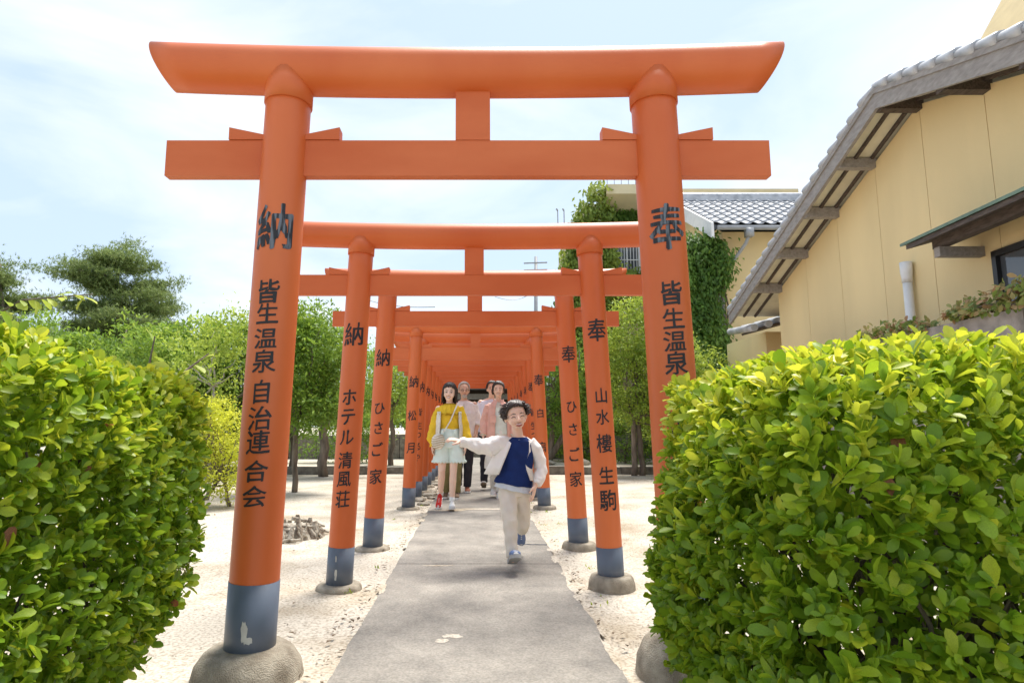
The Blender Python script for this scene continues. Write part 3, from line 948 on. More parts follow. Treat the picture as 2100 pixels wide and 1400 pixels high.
house = empty('house', (5.4, 7, 0), 0, 'yellow stucco house with a tiled gable roof at the right edge', 'house')
def hobj(name, bm, m, parent=house, **k):
    for v in bm.verts: v.co -= Vector((5.4, 7, 0))
    return obj(name, bm, m, parent, **k)
APY, APZ, SL = 6.93, 4.93, .33
def roofz(Y_):
    return APZ - SL * abs(Y_ - APY)
bm = bmesh.new()     # structural core behind the panels
a, b = 1.0, 10.98
def wallpoly(y0, y1, x_off, th, z0=0, gap=0.0, drop=.16):
    pts = [(y0, z0), (y1, z0), (y1, roofz(y1) - drop)]
    if y0 < APY < y1: pts.append((APY, roofz(APY) - drop))
    pts.append((y0, roofz(y0) - drop))
    v0 = [bm.verts.new((wx(y) + x_off, y, z)) for y, z in pts]
    v1 = [bm.verts.new((wx(y) + x_off + th, y, z)) for y, z in pts]
    bm.faces.new(v0[::-1]); bm.faces.new(v1)
    n = len(pts)
    for i in range(n):
        bm.faces.new((v0[i], v0[(i + 1) % n], v1[(i + 1) % n], v1[i]))
wallpoly(a, b - .01, .03, .2)
box(bm, wx(b) + .23, 16, b - .23, b - .01, 0, roofz(b) - .2)
hobj('wall_core', bm, M['wood_dark'])
seams = [1.0, 2.0, 3.0, 4.0, 5.0, 5.97, 6.93, 7.88, 8.9, 9.93, 10.985]
WIN = (4.3, 6.07, 1.95, 2.76)
for s0, s1 in zip(seams, seams[1:]):
    bm = bmesh.new()
    if s1 > WIN[0] and s0 < WIN[1]:
        y0, y1 = s0 + .004, s1 - .004
        w0, w1 = max(y0, WIN[0]), min(y1, WIN[1])
        def blk(ya, yb, za, zb=None):
            pts = [(ya, za), (yb, za), (yb, zb if zb else roofz(yb) - .15), (ya, zb if zb else roofz(ya) - .15)]
            if zb is None and ya < APY < yb: pts.insert(3, (APY, roofz(APY) - .15))
            v0 = [bm.verts.new((wx(y), y, z)) for y, z in pts]; v1 = [bm.verts.new((wx(y) + .029, y, z)) for y, z in pts]
            bm.faces.new(v0[::-1]); bm.faces.new(v1)
            for i in range(len(pts)): bm.faces.new((v0[i], v0[(i + 1) % len(pts)], v1[(i + 1) % len(pts)], v1[i]))
        if w1 > w0:
            blk(w0, w1, 0, WIN[2]); blk(w0, w1, WIN[3])
        if w1 < y1: blk(max(w1, y0), y1, 0)
        if w0 > y0: blk(y0, w0, 0)
    else:
        wallpoly(s0 + .004, s1 - .004, 0, .029, drop=.15)
    hobj('wall_panel', bm, M['stucco'])
bm = bmesh.new(); box(bm, wx(b), 16, b, b + .03, 0, roofz(b) - .2)
hobj('wall_panel', bm, M['stucco'])
# window
fr = None
bm = bmesh.new()
wxm = wx(5.2)
for (y0, y1, z0, z1) in ((WIN[0], WIN[1], WIN[3] - .06, WIN[3]), (WIN[0], WIN[1], WIN[2], WIN[2] + .05), (WIN[1] - .055, WIN[1], WIN[2], WIN[3]), (WIN[0], WIN[0] + .05, WIN[2], WIN[3]), (5.15, 5.2, WIN[2] + .05, WIN[3] - .06)):
    v = box(bm, 0, .09, y0, y1, z0, z1)
    for q in v: q.co.x += wx(q.co.y) - .035
win = hobj('window', bm, M['black_metal'])
bm = bmesh.new(); v = box(bm, 0, .008, WIN[0] + .05, WIN[1] - .055, WIN[2] + .05, WIN[3] - .06)
for q in v: q.co.x += wx(q.co.y) + .012
hobj('pane', bm, M['glass'], win)
bm = bmesh.new()
for i in range(60):
    y = WIN[0] + .05 + i * (WIN[1] - WIN[0] - .35) / 60
    yb = WIN[0] + .05 + (i + 1) * (WIN[1] - WIN[0] - .35) / 60
    xa, xb = wx(y) + .0 + .008 * math.sin(i * 1.3), wx(yb) + .008 * math.sin((i + 1) * 1.3)
    vv = [bm.verts.new(p) for p in ((xa - .002, y, WIN[2] + .05), (xb - .002, yb, WIN[2] + .05), (xb - .002, yb, WIN[3] - .07), (xa - .002, y, WIN[3] - .07))]
    bm.faces.new(vv)
# roof deck, purlins, barge boards, battens, tiles
OV = .5
def bx_(Y_): return wx(Y_) - OV
roof = None
bm = bmesh.new()
for (y0, y1) in ((APY, 12.05), (1.2, APY)):
    vv = []
    for y in (y0, y1):
        for x_ in (bx_(y) + .03, 16.0):
            for dz in (-.075, -.015):
                vv.append(bm.verts.new((x_, y, roofz(y) + dz)))
    for f in ((0, 2, 3, 1), (4, 5, 7, 6), (0, 1, 5, 4), (2, 6, 7, 3), (1, 3, 7, 5), (0, 4, 6, 2)):
        bm.faces.new([vv[i] for i in f])
roof = hobj('roof', bm, M['soffit'])
for (y0, y1) in ((APY, 12.12), (1.2, APY)):
    bm = bmesh.new()
    for dz0, dz1, dx, t in ((-.20, -.02, 0, .035), (-.02, .045, -.02, .05)):
        vv = []
        for y in (y0, y1):
            for x_ in (bx_(y) + dx - .01, bx_(y) + dx + t):
                for dz in (dz0, dz1):
                    vv.append(bm.verts.new((x_, y, roofz(y) + dz)))
        for f in ((0, 2, 3, 1), (4, 5, 7, 6), (0, 1, 5, 4), (2, 6, 7, 3), (1, 3, 7, 5), (0, 4, 6, 2)):
            bm.faces.new([vv[i] for i in f])
    hobj('barge_board', bm, M['wood_grey'], roof, bevel=.004)
for k, y in enumerate([10.9, 9.87, 8.87, 7.9, 6.93, 5.93, 4.93, 3.9]):
    bm = bmesh.new()
    hh = .15 if k not in (3,) else .13
    box(bm, wx(y) - OV + .03, wx(y) + .02, y - .055, y + .055, roofz(y) - .08 - hh, roofz(y) - .082)
    hobj('purlin', bm, M['wood_grey'] if k < 4 else M['wood_dark'], roof, bevel=.006)
for dx in (.24, .455):
    for (y0, y1) in ((APY + .03, 12.0), (1.3, APY - .03)):
        bm = bmesh.new()
        bar(bm, (bx_(y0) + dx, y0, roofz(y0) - .098), (bx_(y1) + dx, y1, roofz(y1) - .098), .034, .04)
        hobj('batten', bm, M['wood_dark'], roof)
# pantiles laid along the slopes: one mesh, copied
def tile_mesh(w, l, name, m):
    bm = bmesh.new()
    n = 8
    rows = []
    for j, (yy_, lift) in enumerate(((0, .02), (l, .0))):
        row = []
        for i in range(n + 1):
            t = i / n
            z = .03 * math.cos(t * 2 * math.pi * .75) + lift
            row.append((t * w, yy_, z))
        rows.append(row)
    v = [[bm.verts.new(p) for p in r_] for r_ in rows]
    u = [[bm.verts.new((p[0], p[1], p[2] - .022)) for p in r_] for r_ in rows]
    for i in range(n):
        bm.faces.new((v[0][i], v[0][i + 1], v[1][i + 1], v[1][i]))
        bm.faces.new((u[0][i + 1], u[0][i], u[1][i], u[1][i + 1]))
        bm.faces.new((u[0][i], u[0][i + 1], v[0][i + 1], v[0][i]))
        bm.faces.new((v[1][i], v[1][i + 1], u[1][i + 1], u[1][i]))
    bm.faces.new((u[0][0], v[0][0], v[1][0], u[1][0]))
    bm.faces.new((v[0][n], u[0][n], u[1][n], v[1][n]))
    bmesh.ops.recalc_face_normals(bm, faces=bm.faces)
    me = bpy.data.meshes.new(name)
    bm.to_mesh(me); bm.free()
    me.shade_smooth()
    me.materials.append(m)
    return me
TL = .27
tm = tile_mesh(.27, TL + .03, 'tile', M['tile'])
vm_bm = bmesh.new()      # verge tile: rounded roll along the gable edge
rgs = []
for yy_, rr in ((0, .088), (.05, .09), (TL + .03, .052)):
    rgs.append([vm_bm.verts.new((math.cos(a) * rr, yy_, math.sin(a) * rr * .8)) for a in [2 * math.pi * k / 12 for k in range(12)]])
for i in range(2):
    for k in range(12): vm_bm.faces.new((rgs[i][k], rgs[i][(k + 1) % 12], rgs[i + 1][(k + 1) % 12], rgs[i + 1][k]))
vm_bm.faces.new(rgs[0][::-1]); vm_bm.faces.new(rgs[-1])
bmesh.ops.recalc_face_normals(vm_bm, faces=vm_bm.faces)
vme = bpy.data.meshes.new('verge_tile'); vm_bm.to_mesh(vme); vm_bm.free(); vme.shade_smooth(); vme.materials.append(M['tile'])
ang = math.atan(SL)
def put(me, name, x_, y_, z_, rx, rz, parent, org):
    o = bpy.data.objects.new(name, me)
    o.location = (x_ - org[0], y_ - org[1], z_ - org[2])
    o.rotation_euler = (rx, 0, rz)
    COL.objects.link(o)
    o.parent = parent
    return o
org = (5.4, 7, 0)
for sgn in (1, -1):
    n = int(5.2 / (TL * math.cos(ang))) if sgn > 0 else int(5.6 / (TL * math.cos(ang)))
    for j in range(n):
        s = .03 + j * TL * math.cos(ang)
        # lower end of each tile lies further down the slope
        y_ = APY + sgn * (s + TL * math.cos(ang))
        z_ = roofz(y_) + .055 + random.uniform(-.003, .003)
        rot = (R(180) if sgn > 0 else 0)
        put(vme, 'verge_tile', bx_(y_) + .03, y_, z_ + .03, ang, rot, roof, org)
        for c_ in range(2 if sgn > 0 else 6):
            xx = bx_(y_) + .06 + c_ * .26 + (.26 if sgn > 0 else 0)
            put(tm, 'tile', xx, y_, z_ - .01, ang, rot, roof, org)
# the rest of the two slopes and the ridge
bm = bmesh.new()
for (y0, y1, c0) in ((APY, 12.1, .5), (1.2, APY, 1.6)):
    nx = 60
    vv = []
    for y in (y0, y1):
        vv.append([bm.verts.new((bx_(y) + c0 + i * .26 / 4, y, roofz(y) + .05 + .028 * math.cos(i * math.pi / 2))) for i in range(4 * 38)])
    for i in range(4 * 38 - 1):
        bm.faces.new((vv[0][i], vv[0][i + 1], vv[1][i + 1], vv[1][i]))
hobj('far_tiles', bm, M['tile'], roof)['kind'] = 'stuff'
for j in range(24):
    bm = bmesh.new()
    x_ = bx_(APY) + .30 + j * .3
    tube(bm, [(x_, APY, APZ + .10), (x_ + .31, APY, APZ + .09)], [.105, .09], 14)
    hobj('ridge_tile', bm, M['tile'], roof, smooth=True)
# awning over the window
bm = bmesh.new()
AW = (2.0, 6.55)
vv = []
for y in AW:
    for (x_, z_) in ((wx(y) - .62, 2.98), (wx(y) + .02, 3.16)):
        for dz in (-.03, 0): vv.append(bm.verts.new((x_, y, z_ + dz)))
for f in ((0, 2, 3, 1), (4, 5, 7, 6), (0, 1, 5, 4), (2, 6, 7, 3), (1, 3, 7, 5), (0, 4, 6, 2)):
    bm.faces.new([vv[i] for i in f])
aw = hobj('awning', bm, M['copper'])
bm = bmesh.new()
vv = []
for y in (2.0, 6.48):
    for (x_, z_) in ((wx(y) - .60, 2.93), (wx(y) + .01, 3.105)):
        for dz in (-.03, .018): vv.append(bm.verts.new((x_, y, z_ + dz)))
for f in ((0, 2, 3, 1), (4, 5, 7, 6), (0, 1, 5, 4), (2, 6, 7, 3), (1, 3, 7, 5), (0, 4, 6, 2)):
    bm.faces.new([vv[i] for i in f])
hobj('awning_board', bm, M['wood_dark'], aw)
bm = bmesh.new(); bar(bm, (wx(2) - .4, 2.0, 2.90), (wx(6.3) - .4, 6.3, 2.90), .09, .1)
hobj('awning_beam', bm, M['wood_dark'], aw, bevel=.005)
for y in (6.22, 4.3):
    bm = bmesh.new(); bar(bm, (wx(y) - .46, y, 2.80), (wx(y) + .01, y, 2.80), .08, .1)
    hobj('awning_bracket', bm, M['wood_dark'] if y < 6 else M['wood_grey'], aw, bevel=.005)
# vent pipe on the wall
pipe = None
bm = bmesh.new()
px_ = wx(7.32) - .075
tube(bm, [(px_, 7.32, 1.5), (px_, 7.32, 2.78)], .05, 18)
pipe = hobj('vent_pipe', bm, M['white'], smooth=True)
bm = bmesh.new()
tube(bm, [(px_, 7.32, 2.74), (px_, 7.32, 2.80), (px_ + .0, 7.32, 2.86), (px_ - .0, 7.32, 2.985)], [.056, .056, .064, .066], 18)
hobj('vent_cap', bm, M['white'], pipe, smooth=True)

# garden wall before the house, slabs with open joints
gwall = empty('garden_wall', (4.5, 6, 0), 0, 'weathered grey concrete garden wall in front of the yellow house', 'garden wall')
y = 1.5
while y < 9.3:
    w = 1.2
    bm = bmesh.new()
    box(bm, 0, .12, y - 6 + .004, y + w - 6 - .004, 0, 2.02 + random.uniform(-.012, .012))
    obj('wall_slab', bm, M['concrete'], gwall, bevel=.006)
    y += w
def vine(x_, ys_, zc, n, label, amp=.16):
    root = empty('wall_vine', (x_, sum(ys_) / 2, 2.0), 0, label, 'vine', 'vines growing over the garden wall')
    y_ = rng.uniform(ys_[0], ys_[1], n) - sum(ys_) / 2
    env = np.sin(np.clip((y_ + (ys_[1] - ys_[0]) / 2) / (ys_[1] - ys_[0]), 0, 1) * np.pi) ** .5
    zz = rng.uniform(-.3, 1, n) * amp * env + zc - 2.0
    xx = rng.uniform(-.12, .1, n)
    pos = np.stack([xx, y_, zz], 1)
    leaves('foliage', pos, unit(rng.normal(size=pos.shape) + np.array((-.3, -.3, -.6))), unit(rng.normal(size=pos.shape) * .5 + np.array((-.7, -.6, .7))), rng.uniform(.05, .09, n), rng.uniform(.1, 1, n), M['vine'], root, LEAF)
    bm = bmesh.new()
    tube(bm, [(-.03 + .02 * math.sin(i), ys_[0] - sum(ys_) / 2 + (ys_[1] - ys_[0]) * i / 12, zc - 2 + .03 * math.sin(i * 2)) for i in range(13)], .008, 5)
    obj('stem', bm, M['bark'], root)
vine(4.53, (3.2, 5.9), 2.08, 1500, 'tangled reddish green vine over the wall under the window', .2)
vine(4.53, (6.2, 7.4), 2.03, 500, 'smaller vine clump on the wall left of the pipe', .13)

# lean-to with a small tiled roof beyond the yellow house
lean = empty('lean_to', (6.2, 12.6, 0), 0, 'small yellow lean-to with tiled eave behind the corner of the yellow house', 'lean-to')
lo = Vector((6.2, 12.6, 0))
bm = bmesh.new(); box(bm, -.35, 3.0, 0, 2.0, 0, 2.95)
lw = obj('wall', bm, M['stucco'], lean)
bm = bmesh.new()
bar(bm, (-.8, -.35, 2.90), (3.0, -.35, 3.9), .9, .04)
lr = obj('roof', bm, M['wood_dark'], lean)
for i in range(14):
    t = i / 14
    x_, z_ = -.95 + 3.9 * t, 2.87 + 1.03 * t
    bm = bmesh.new()
    tube(bm, [(x_, -.85, z_ + .03), (x_, .3, z_ + .12)], .07, 10)
    obj('tile_roll', bm, M['tile'], lr, smooth=True)
bm = bmesh.new()
for q in ((.1, 2.98), (.65, 3.12)):
    tube(bm, [(q[0], -.86, q[1]), (q[0] + .05, -.87, q[1] - .13), (q[0] + .15, -.87, q[1] - .14), (q[0] + .2, -.86, q[1] - .02)], .012, 6)
obj('gutter_hook', bm, M['grey_metal'], lr)

# second house: silver tiled roof, gutter, ivy on its corner
h2 = empty('house', (9.5, 18, 0), 0, 'two-storey ochre house with silver tiled roof and white gable board, behind the near right pillar', 'house')
def o2(name, bm, m, parent=h2, **k):
    for v in bm.verts: v.co -= Vector((9.5, 18, 0))
    return obj(name, bm, m, parent, **k)
EY, EZ, RY, RZ, LX, RX = 16.0, 6.3, 19.3, 8.15, 6.2, 16.0
bm = bmesh.new(); box(bm, 6.75, 15.5, 16.75, 22.3, 0, 6.35)
v0 = [bm.verts.new((6.75, y_, z_)) for y_, z_ in ((16.75, 6.351), (22.3, 6.351), (19.5, 7.9))]
bm.faces.new(v0)
o2('wall', bm, M['stucco'])
bm = bmesh.new()
vv = []
for (y_, z_) in ((EY, EZ), (RY, RZ), (23, EZ)):
    for x_ in (LX, RX):
        for dz in (-.12, 0): vv.append(bm.verts.new((x_, y_, z_ + dz)))
for a_ in (0, 4):
    f = [vv[a_ + i] for i in range(8)]
    for q in ((0, 2, 3, 1), (4, 5, 7, 6), (0, 1, 5, 4), (2, 6, 7, 3), (1, 3, 7, 5), (0, 4, 6, 2)):
        try: bm.faces.new([f[i] for i in q])
        except ValueError: pass
r2 = o2('roof', bm, M['tile_dark'])
bm = bmesh.new()
vv = []
for (y_, z_) in ((EY - .05, EZ), (RY, RZ)):
    for x_ in (LX - .05, LX + .02):
        for dz in (-.36, .06): vv.append(bm.verts.new((x_, y_, z_ + dz)))
for f in ((0, 2, 3, 1), (4, 5, 7, 6), (0, 1, 5, 4), (2, 6, 7, 3), (1, 3, 7, 5), (0, 4, 6, 2)):
    bm.faces.new([vv[i] for i in f])
o2('gable_board', bm, M['white'], r2)
a2 = math.atan2(RZ - EZ, RY - EY)
l2 = math.hypot(RZ - EZ, RY - EY) / 9
t2 = tile_mesh(.33, l2 + .03, 'tile', M['tile'])
for j in range(9):
    for i in range(29):
        put(t2, 'tile', LX + .05 + i * .325, EY - .03 + j * l2 * math.cos(a2), EZ + .045 + j * l2 * math.sin(a2), a2, 0, r2, (9.5, 18, 0))
bm = bmesh.new()
box(bm, LX - .03, RX, RY - .16, RY + .16, RZ - .02, RZ + .14)
tube(bm, [(LX - .05, RY, RZ + .18), (RX, RY, RZ + .18)], .12, 12)
o2('ridge', bm, M['tile'], r2)
bm = bmesh.new()
tube(bm, [(LX + .1, EY - .1, EZ - .1), (RX, EY - .1, EZ - .12)], .065, 10)
o2('gutter', bm, M['grey_metal'], h2, smooth=True)
bm = bmesh.new()
box(bm, 7.02, 7.2, EY - .2, EY - .0, EZ - .35, EZ - .12)
tube(bm, [(7.11, EY - .1, EZ - .3), (7.05, EY, EZ - .5), (6.62, 16.6, EZ - 1.25), (6.62, 16.62, 1.0)], .045, 8)
o2('downpipe', bm, M['grey_metal'], h2, smooth=True)
bm = bmesh.new(); box(bm, 6.3, 6.7, 16.9, 17.4, 0, 4.9)
o2('white_panel', bm, M['white'])

def ivy(name_label, poly_pts, yfun, n, m, leaf=.14, depth=.35, group='ivy on the walls', bulge=.25):
    """leaves over a wall region given as a polygon in (x, z); yfun gives the wall's Y."""
    xs_ = np.array([p[0] for p in poly_pts]); zs__ = np.array([p[1] for p in poly_pts])
    P_ = []
    tot = 0
    while tot < n:
        q = rng.uniform((xs_.min(), zs__.min()), (xs_.max(), zs__.max()), (n * 2, 2))
        ins = np.zeros(len(q), bool)
        j = len(xs_) - 1
        for i in range(len(xs_)):
            cnd = ((zs__[i] > q[:, 1]) != (zs__[j] > q[:, 1])) & (q[:, 0] < (xs_[j] - xs_[i]) * (q[:, 1] - zs__[i]) / (zs__[j] - zs__[i] + 1e-12) + xs_[i])
            ins ^= cnd
            j = i
        P_.append(q[ins]); tot += ins.sum()
    q = np.concatenate(P_)[:n]
    q += rng.normal(size=q.shape) * .12
    bl = np.array([noise.noise(Vector((a_[0] * .9, 0, a_[1] * .9))) for a_ in q])
    y_ = yfun(q[:, 0]) - np.abs(rng.normal(size=n)) * depth * .5 - np.clip(bl, 0, 1) * bulge
    pos = np.stack([q[:, 0], y_, q[:, 1]], 1)
    c = pos.mean(0); c[2] = zs__.min()
    root = empty('ivy', tuple(c), 0, name_label, 'ivy', group)
    leaves('foliage', pos - c, unit(rng.normal(size=pos.shape) * .5 + np.array((0, -.3, -1))), unit(rng.normal(size=pos.shape) * .4 + np.array((0, -1, .7))),
           rng.uniform(.7, 1.2, n) * leaf, .15 + .5 * rng.uniform(size=n) + .5 * np.clip(bl, -.3, 1), m, root, LANCE, False)
    bm = bmesh.new()
    for k in range(8):
        x_ = random.uniform(xs_.min(), xs_.max()) * .5 + .5 * float(xs_.mean())
        tube(bm, [(x_ - c[0] + .2 * math.sin(i + k), float(yfun(np.array([x_]))[0]) - .03 - c[1], i * (zs__.max() - zs__.min()) / 8) for i in range(7)], .025, 5)
    obj('stem', bm, M['bark'], root)
ivy('dark green ivy hanging down the corner of the ochre house', [(5.45, 1.5), (5.4, 6.1), (6.35, 6.15), (6.75, 5.6), (6.7, 5.0), (6.35, 4.5), (6.5, 3.4), (6.9, 2.4), (7.0, 1.0)], lambda x_: 16.55 + x_ * 0, 15000, M['ivy'], .15, .4)
bm = bmesh.new(); box(bm, 5.5, 6.3, 16.7, 20, 0, 6.1)
o2('side_wing', bm, M['stucco_pale'])

# hotel block behind, half swallowed by ivy
ht = empty('hotel_building', (7, 24, 0), 0, 'pale yellow flat-roofed block with ivy and a balcony, rising behind the second gate', 'building')
def o3(name, bm, m, parent=ht, **k):
    for v in bm.verts: v.co -= Vector((7, 24, 0))
    return obj(name, bm, m, parent, **k)
bm = bmesh.new(); box(bm, 3.6, 9.5, 22.3, 27, 0, 8.6); box(bm, 9.5, 13.9, 26.2, 30, 0, 11.2)
o3('wall', bm, M['stucco_pale'])
bm = bmesh.new(); box(bm, 5.6, 13.92, 26.1, 30.1, 10.75, 11.25); o3('parapet', bm, M['stucco_pale'])
bm = bmesh.new()
vv = [bm.verts.new(p) for p in ((4.55, 21.2, 9.15), (6.6, 21.2, 9.15), (6.6, 22.4, 8.75), (4.75, 22.4, 8.75), (4.55, 21.2, 9.5), (6.6, 21.2, 9.5), (6.6, 22.4, 9.5), (4.55, 22.4, 9.5))]
for f in ((0, 3, 2, 1), (4, 5, 6, 7), (0, 1, 5, 4), (1, 2, 6, 5), (2, 3, 7, 6), (3, 0, 4, 7)): bm.faces.new([vv[i] for i in f])
bl_ = o3('balcony', bm, M['stucco_pale'])
bm = bmesh.new()
tube(bm, [(4.6, 21.25, 9.72), (6.6, 21.25, 9.72)], .02, 6)
for i in range(9): tube(bm, [(4.6 + i * .25, 21.25, 9.5), (4.6 + i * .25, 21.25, 9.72)], .012, 5)
o3('railing', bm, M['grey_metal'], bl_)
bm = bmesh.new(); box(bm, 5.02, 5.85, 22.26, 22.32, 6.6, 7.95)
wd = o3('window', bm, M['glass'])
bm = bmesh.new()
for x_ in (5.0, 5.42, 5.86): box(bm, x_, x_ + .05, 22.2, 22.26, 6.55, 8.0)
box(bm, 5.0, 5.91, 22.2, 22.26, 8.0, 8.06)
o3('window_frame', bm, M['white'], wd)
bm = bmesh.new()
for i in range(14): tube(bm, [(4.95 + i * .11, 21.9, 6.35), (4.95 + i * .11, 21.9, 7.5)], .012, 5)
tube(bm, [(4.9, 21.9, 6.95), (6.4, 21.9, 6.95)], .02, 6); box(bm, 4.7, 6.5, 21.85, 22.3, 6.15, 6.35)
o3('balcony_rail', bm, M['white'])
bm = bmesh.new(); box(bm, 5.2, 5.8, 22.26, 22.32, 5.3, 5.95); w2 = o3('window', bm, M['black_metal'])
bm = bmesh.new(); box(bm, 5.14, 5.86, 22.2, 22.26, 5.95, 6.03); box(bm, 5.1, 5.2, 22.2, 22.26, 5.3, 5.95)
o3('window_frame', bm, M['wood_grey'], w2)
ivy('yellow green ivy climbing to a peak on the pale block', [(2.75, 0), (2.85, 6.2), (3.3, 7.9), (3.75, 9.0), (4.25, 9.75), (4.65, 9.5), (4.75, 9.0), (4.9, 7.2), (5.0, 6.2), (4.9, 5.9), (4.9, 0)], lambda x_: 22.0 + x_ * 0, 16000, M['ivy_yel'], .2, .5, bulge=.5)
ivy('dark ivy below the projecting balcony', [(4.6, 8.3), (4.65, 9.15), (6.6, 8.9), (6.7, 8.2)], lambda x_: 22.25 + x_ * 0, 3500, M['ivy'], .16, .2)
ivy('ivy below the white balcony rail of the pale block', [(4.9, 5.9), (5.1, 6.5), (6.4, 6.5), (6.5, 5.9)], lambda x_: 21.8 + x_ * 0, 1500, M['ivy_yel'], .16, .3)
bm = bmesh.new(); box(bm, 3.3, 4.9, 22.1, 24, 0, 7.4); box(bm, 3.9, 4.75, 22.1, 23.5, 7.4, 9.1)
o3('ivy_clad_wall', bm, M['stucco_pale'])
for i, x_ in enumerate((3.2, 3.45)):
    r_ = empty('lightning_rod', (x_, 24, 8), 0, ['thin roof rod above the second gate, the left of two', 'thin roof rod above the second gate, the right of two'][i], 'rod', 'roof rods')
    bm = bmesh.new(); tube(bm, [(0, 0, 0), (0, 0, 1.52)], .02, 6); tube(bm, [(0, 0, 1.52), (-.05, 0, 1.6)], .035, 6)
    obj('rod', bm, M['grey_metal'], r_)

# tall hotel corner at the top right
bm = bmesh.new()
v0 = [bm.verts.new(p) for p in ((16.75, 17.5, 8), (16.75, 17.5, 12.9), (20.2, 17.5, 18.9), (25, 17.5, 18.9), (25, 17.5, 8))]
v1 = [bm.verts.new((v.co.x, 20, v.co.z)) for v in v0]
bm.faces.new(v0); bm.faces.new(v1[::-1])
for i in range(5): bm.faces.new((v0[i], v1[i], v1[(i + 1) % 5], v0[(i + 1) % 5]))
for v in bm.verts: v.co -= Vector((20, 19, 0))
rt = empty('tower_block', (20, 19, 0), 0, 'pale building with slanting parapet in the top right corner', 'building')
bm2_ = bmesh.new(); box(bm2_, -3.2, 5, -1.4, .9, 0, 8.05)
obj('lower_wall', bm2_, M['stucco_pale'], rt)
obj('wall', bm, M['tower_wall'], rt)
bm = bmesh.new()
bar(bm, (16.7 - 20, -.1, 12.8), (20.5 - 20, -.1, 19.1), 2.6, .3, up=(0, 0, 1))
obj('parapet', bm, M['tower_wall'], rt)

# utility pole and wires
up = empty('utility_pole', (3.9, 42, 0), 0, 'far grey utility pole with crossarms, seen under the second lintel', 'utility pole')
bm = bmesh.new(); tube(bm, [(0, 0, 0), (.15, 0, 12.6)], [.2, .11], 10); obj('pole', bm, M['grey_metal'], up, smooth=True)
bm = bmesh.new()
for z_ in (11.6, 12.1, 10.2):
    bm = bmesh.new(); bar(bm, (-.7, -.15, z_), (.9, -.15, z_ + .05), .08, .08)
    obj('crossarm', bm, M['grey_metal'], up)
bm = bmesh.new()
for x_ in (-.3, .25, .5): tube(bm, [(x_, -.2, 11.0), (x_, -.2, 11.5)], .13, 8)
obj('transformer', bm, M['grey_metal'], up)
for (a_, b_, lb) in (((-5.5, 34, 8.2), (-3.5, 34, 7.8), 'thin cable low between second and third left pillars'),
                     ((1.2, 41, 9.6), (4.0, 42, 10.2), 'thin cable running to the far utility pole')):
    a_, b_ = Vector(a_), Vector(b_)
    d_ = (b_ - a_)
    a2_, b2_ = a_ - d_ * 1.2 if lb[0] == 't' and a_.x < 0 else a_, b_ + (d_ * .6 if a_.x < 0 else d_ * 0)
    cw = empty('cable', tuple(a_), 0, lb, 'cable', 'overhead cables')
    bm = bmesh.new()
    tube(bm, [a2_.lerp(b2_, i / 12) - a_ - Vector((0, 0, math.sin(math.pi * i / 12) * .4)) for i in range(13)], .02, 5)
    obj('wire', bm, M['black_metal'], cw)

# dark wooden shrine hall closing the avenue
sh = empty('shrine_hall', (0.3, 24, 0), 0, 'dark wooden shrine hall at the end of the avenue', 'shrine')
bm = bmesh.new(); box(bm, -3, 3, 0, 4, .5, 2.6); obj('wall', bm, M['wood_dark'], sh)
bm = bmesh.new()
bar(bm, (0, -1.3, 2.45), (0, 2, 4.0), 7.2, .18)
bar(bm, (0, 5.3, 2.45), (0, 2.06, 4.0), 7.2, .18)
obj('roof', bm, M['tile_dark'], sh)
for x_ in (-2.4, -.95, .95, 2.4):
    bm = bmesh.new(); box(bm, x_ - .09, x_ + .09, -.7, -.52, 0, 2.55); obj('post', bm, M['wood_dark'], sh)
bm = bmesh.new(); box(bm, -2.6, 2.6, -.72, -.5, 2.05, 2.25); obj('beam', bm, M['wood_grey'], sh)
for i in range(2):
    bm = bmesh.new()
    for k in range(7): box(bm, -.85 + i * .87 + k * .12, -.82 + i * .87 + k * .12, -.05, -.02, .6, 2.0)
    for k in range(9): box(bm, -.87 + i * .87, -.05 + i * .87, -.06, -.05, .6 + k * .17, .63 + k * .17)
    obj('lattice_door', bm, M['wood_grey'], sh)
for i in range(3):
    bm = bmesh.new(); box(bm, -1.2, 1.2, -1.9 + i * .35, -.3, i * .17, .17 + i * .17 - .002); obj('step', bm, M['kerb'], sh)
# low dark stone walls beyond the court on both sides
for i, (x0, x1) in enumerate(((-14, -1.6), (1.9, 14))):
    w_ = empty('stone_wall', ((x0 + x1) / 2, 21, 0), 0, ['low dark stone wall beyond the court, left of the walkers', 'low dark stone wall beyond the court, right of the walkers'][i], 'stone wall')
    x_ = x0 - (x0 + x1) / 2
    while x_ < (x1 - x0) / 2:
        ww = random.uniform(.8, 1.2)
        bm = bmesh.new(); box(bm, x_ + .01, x_ + ww - .01, -.12, .12, 0, random.uniform(.72, .8))
        obj('stone', bm, M['kerb'], w_, bevel=.02)
        x_ += ww

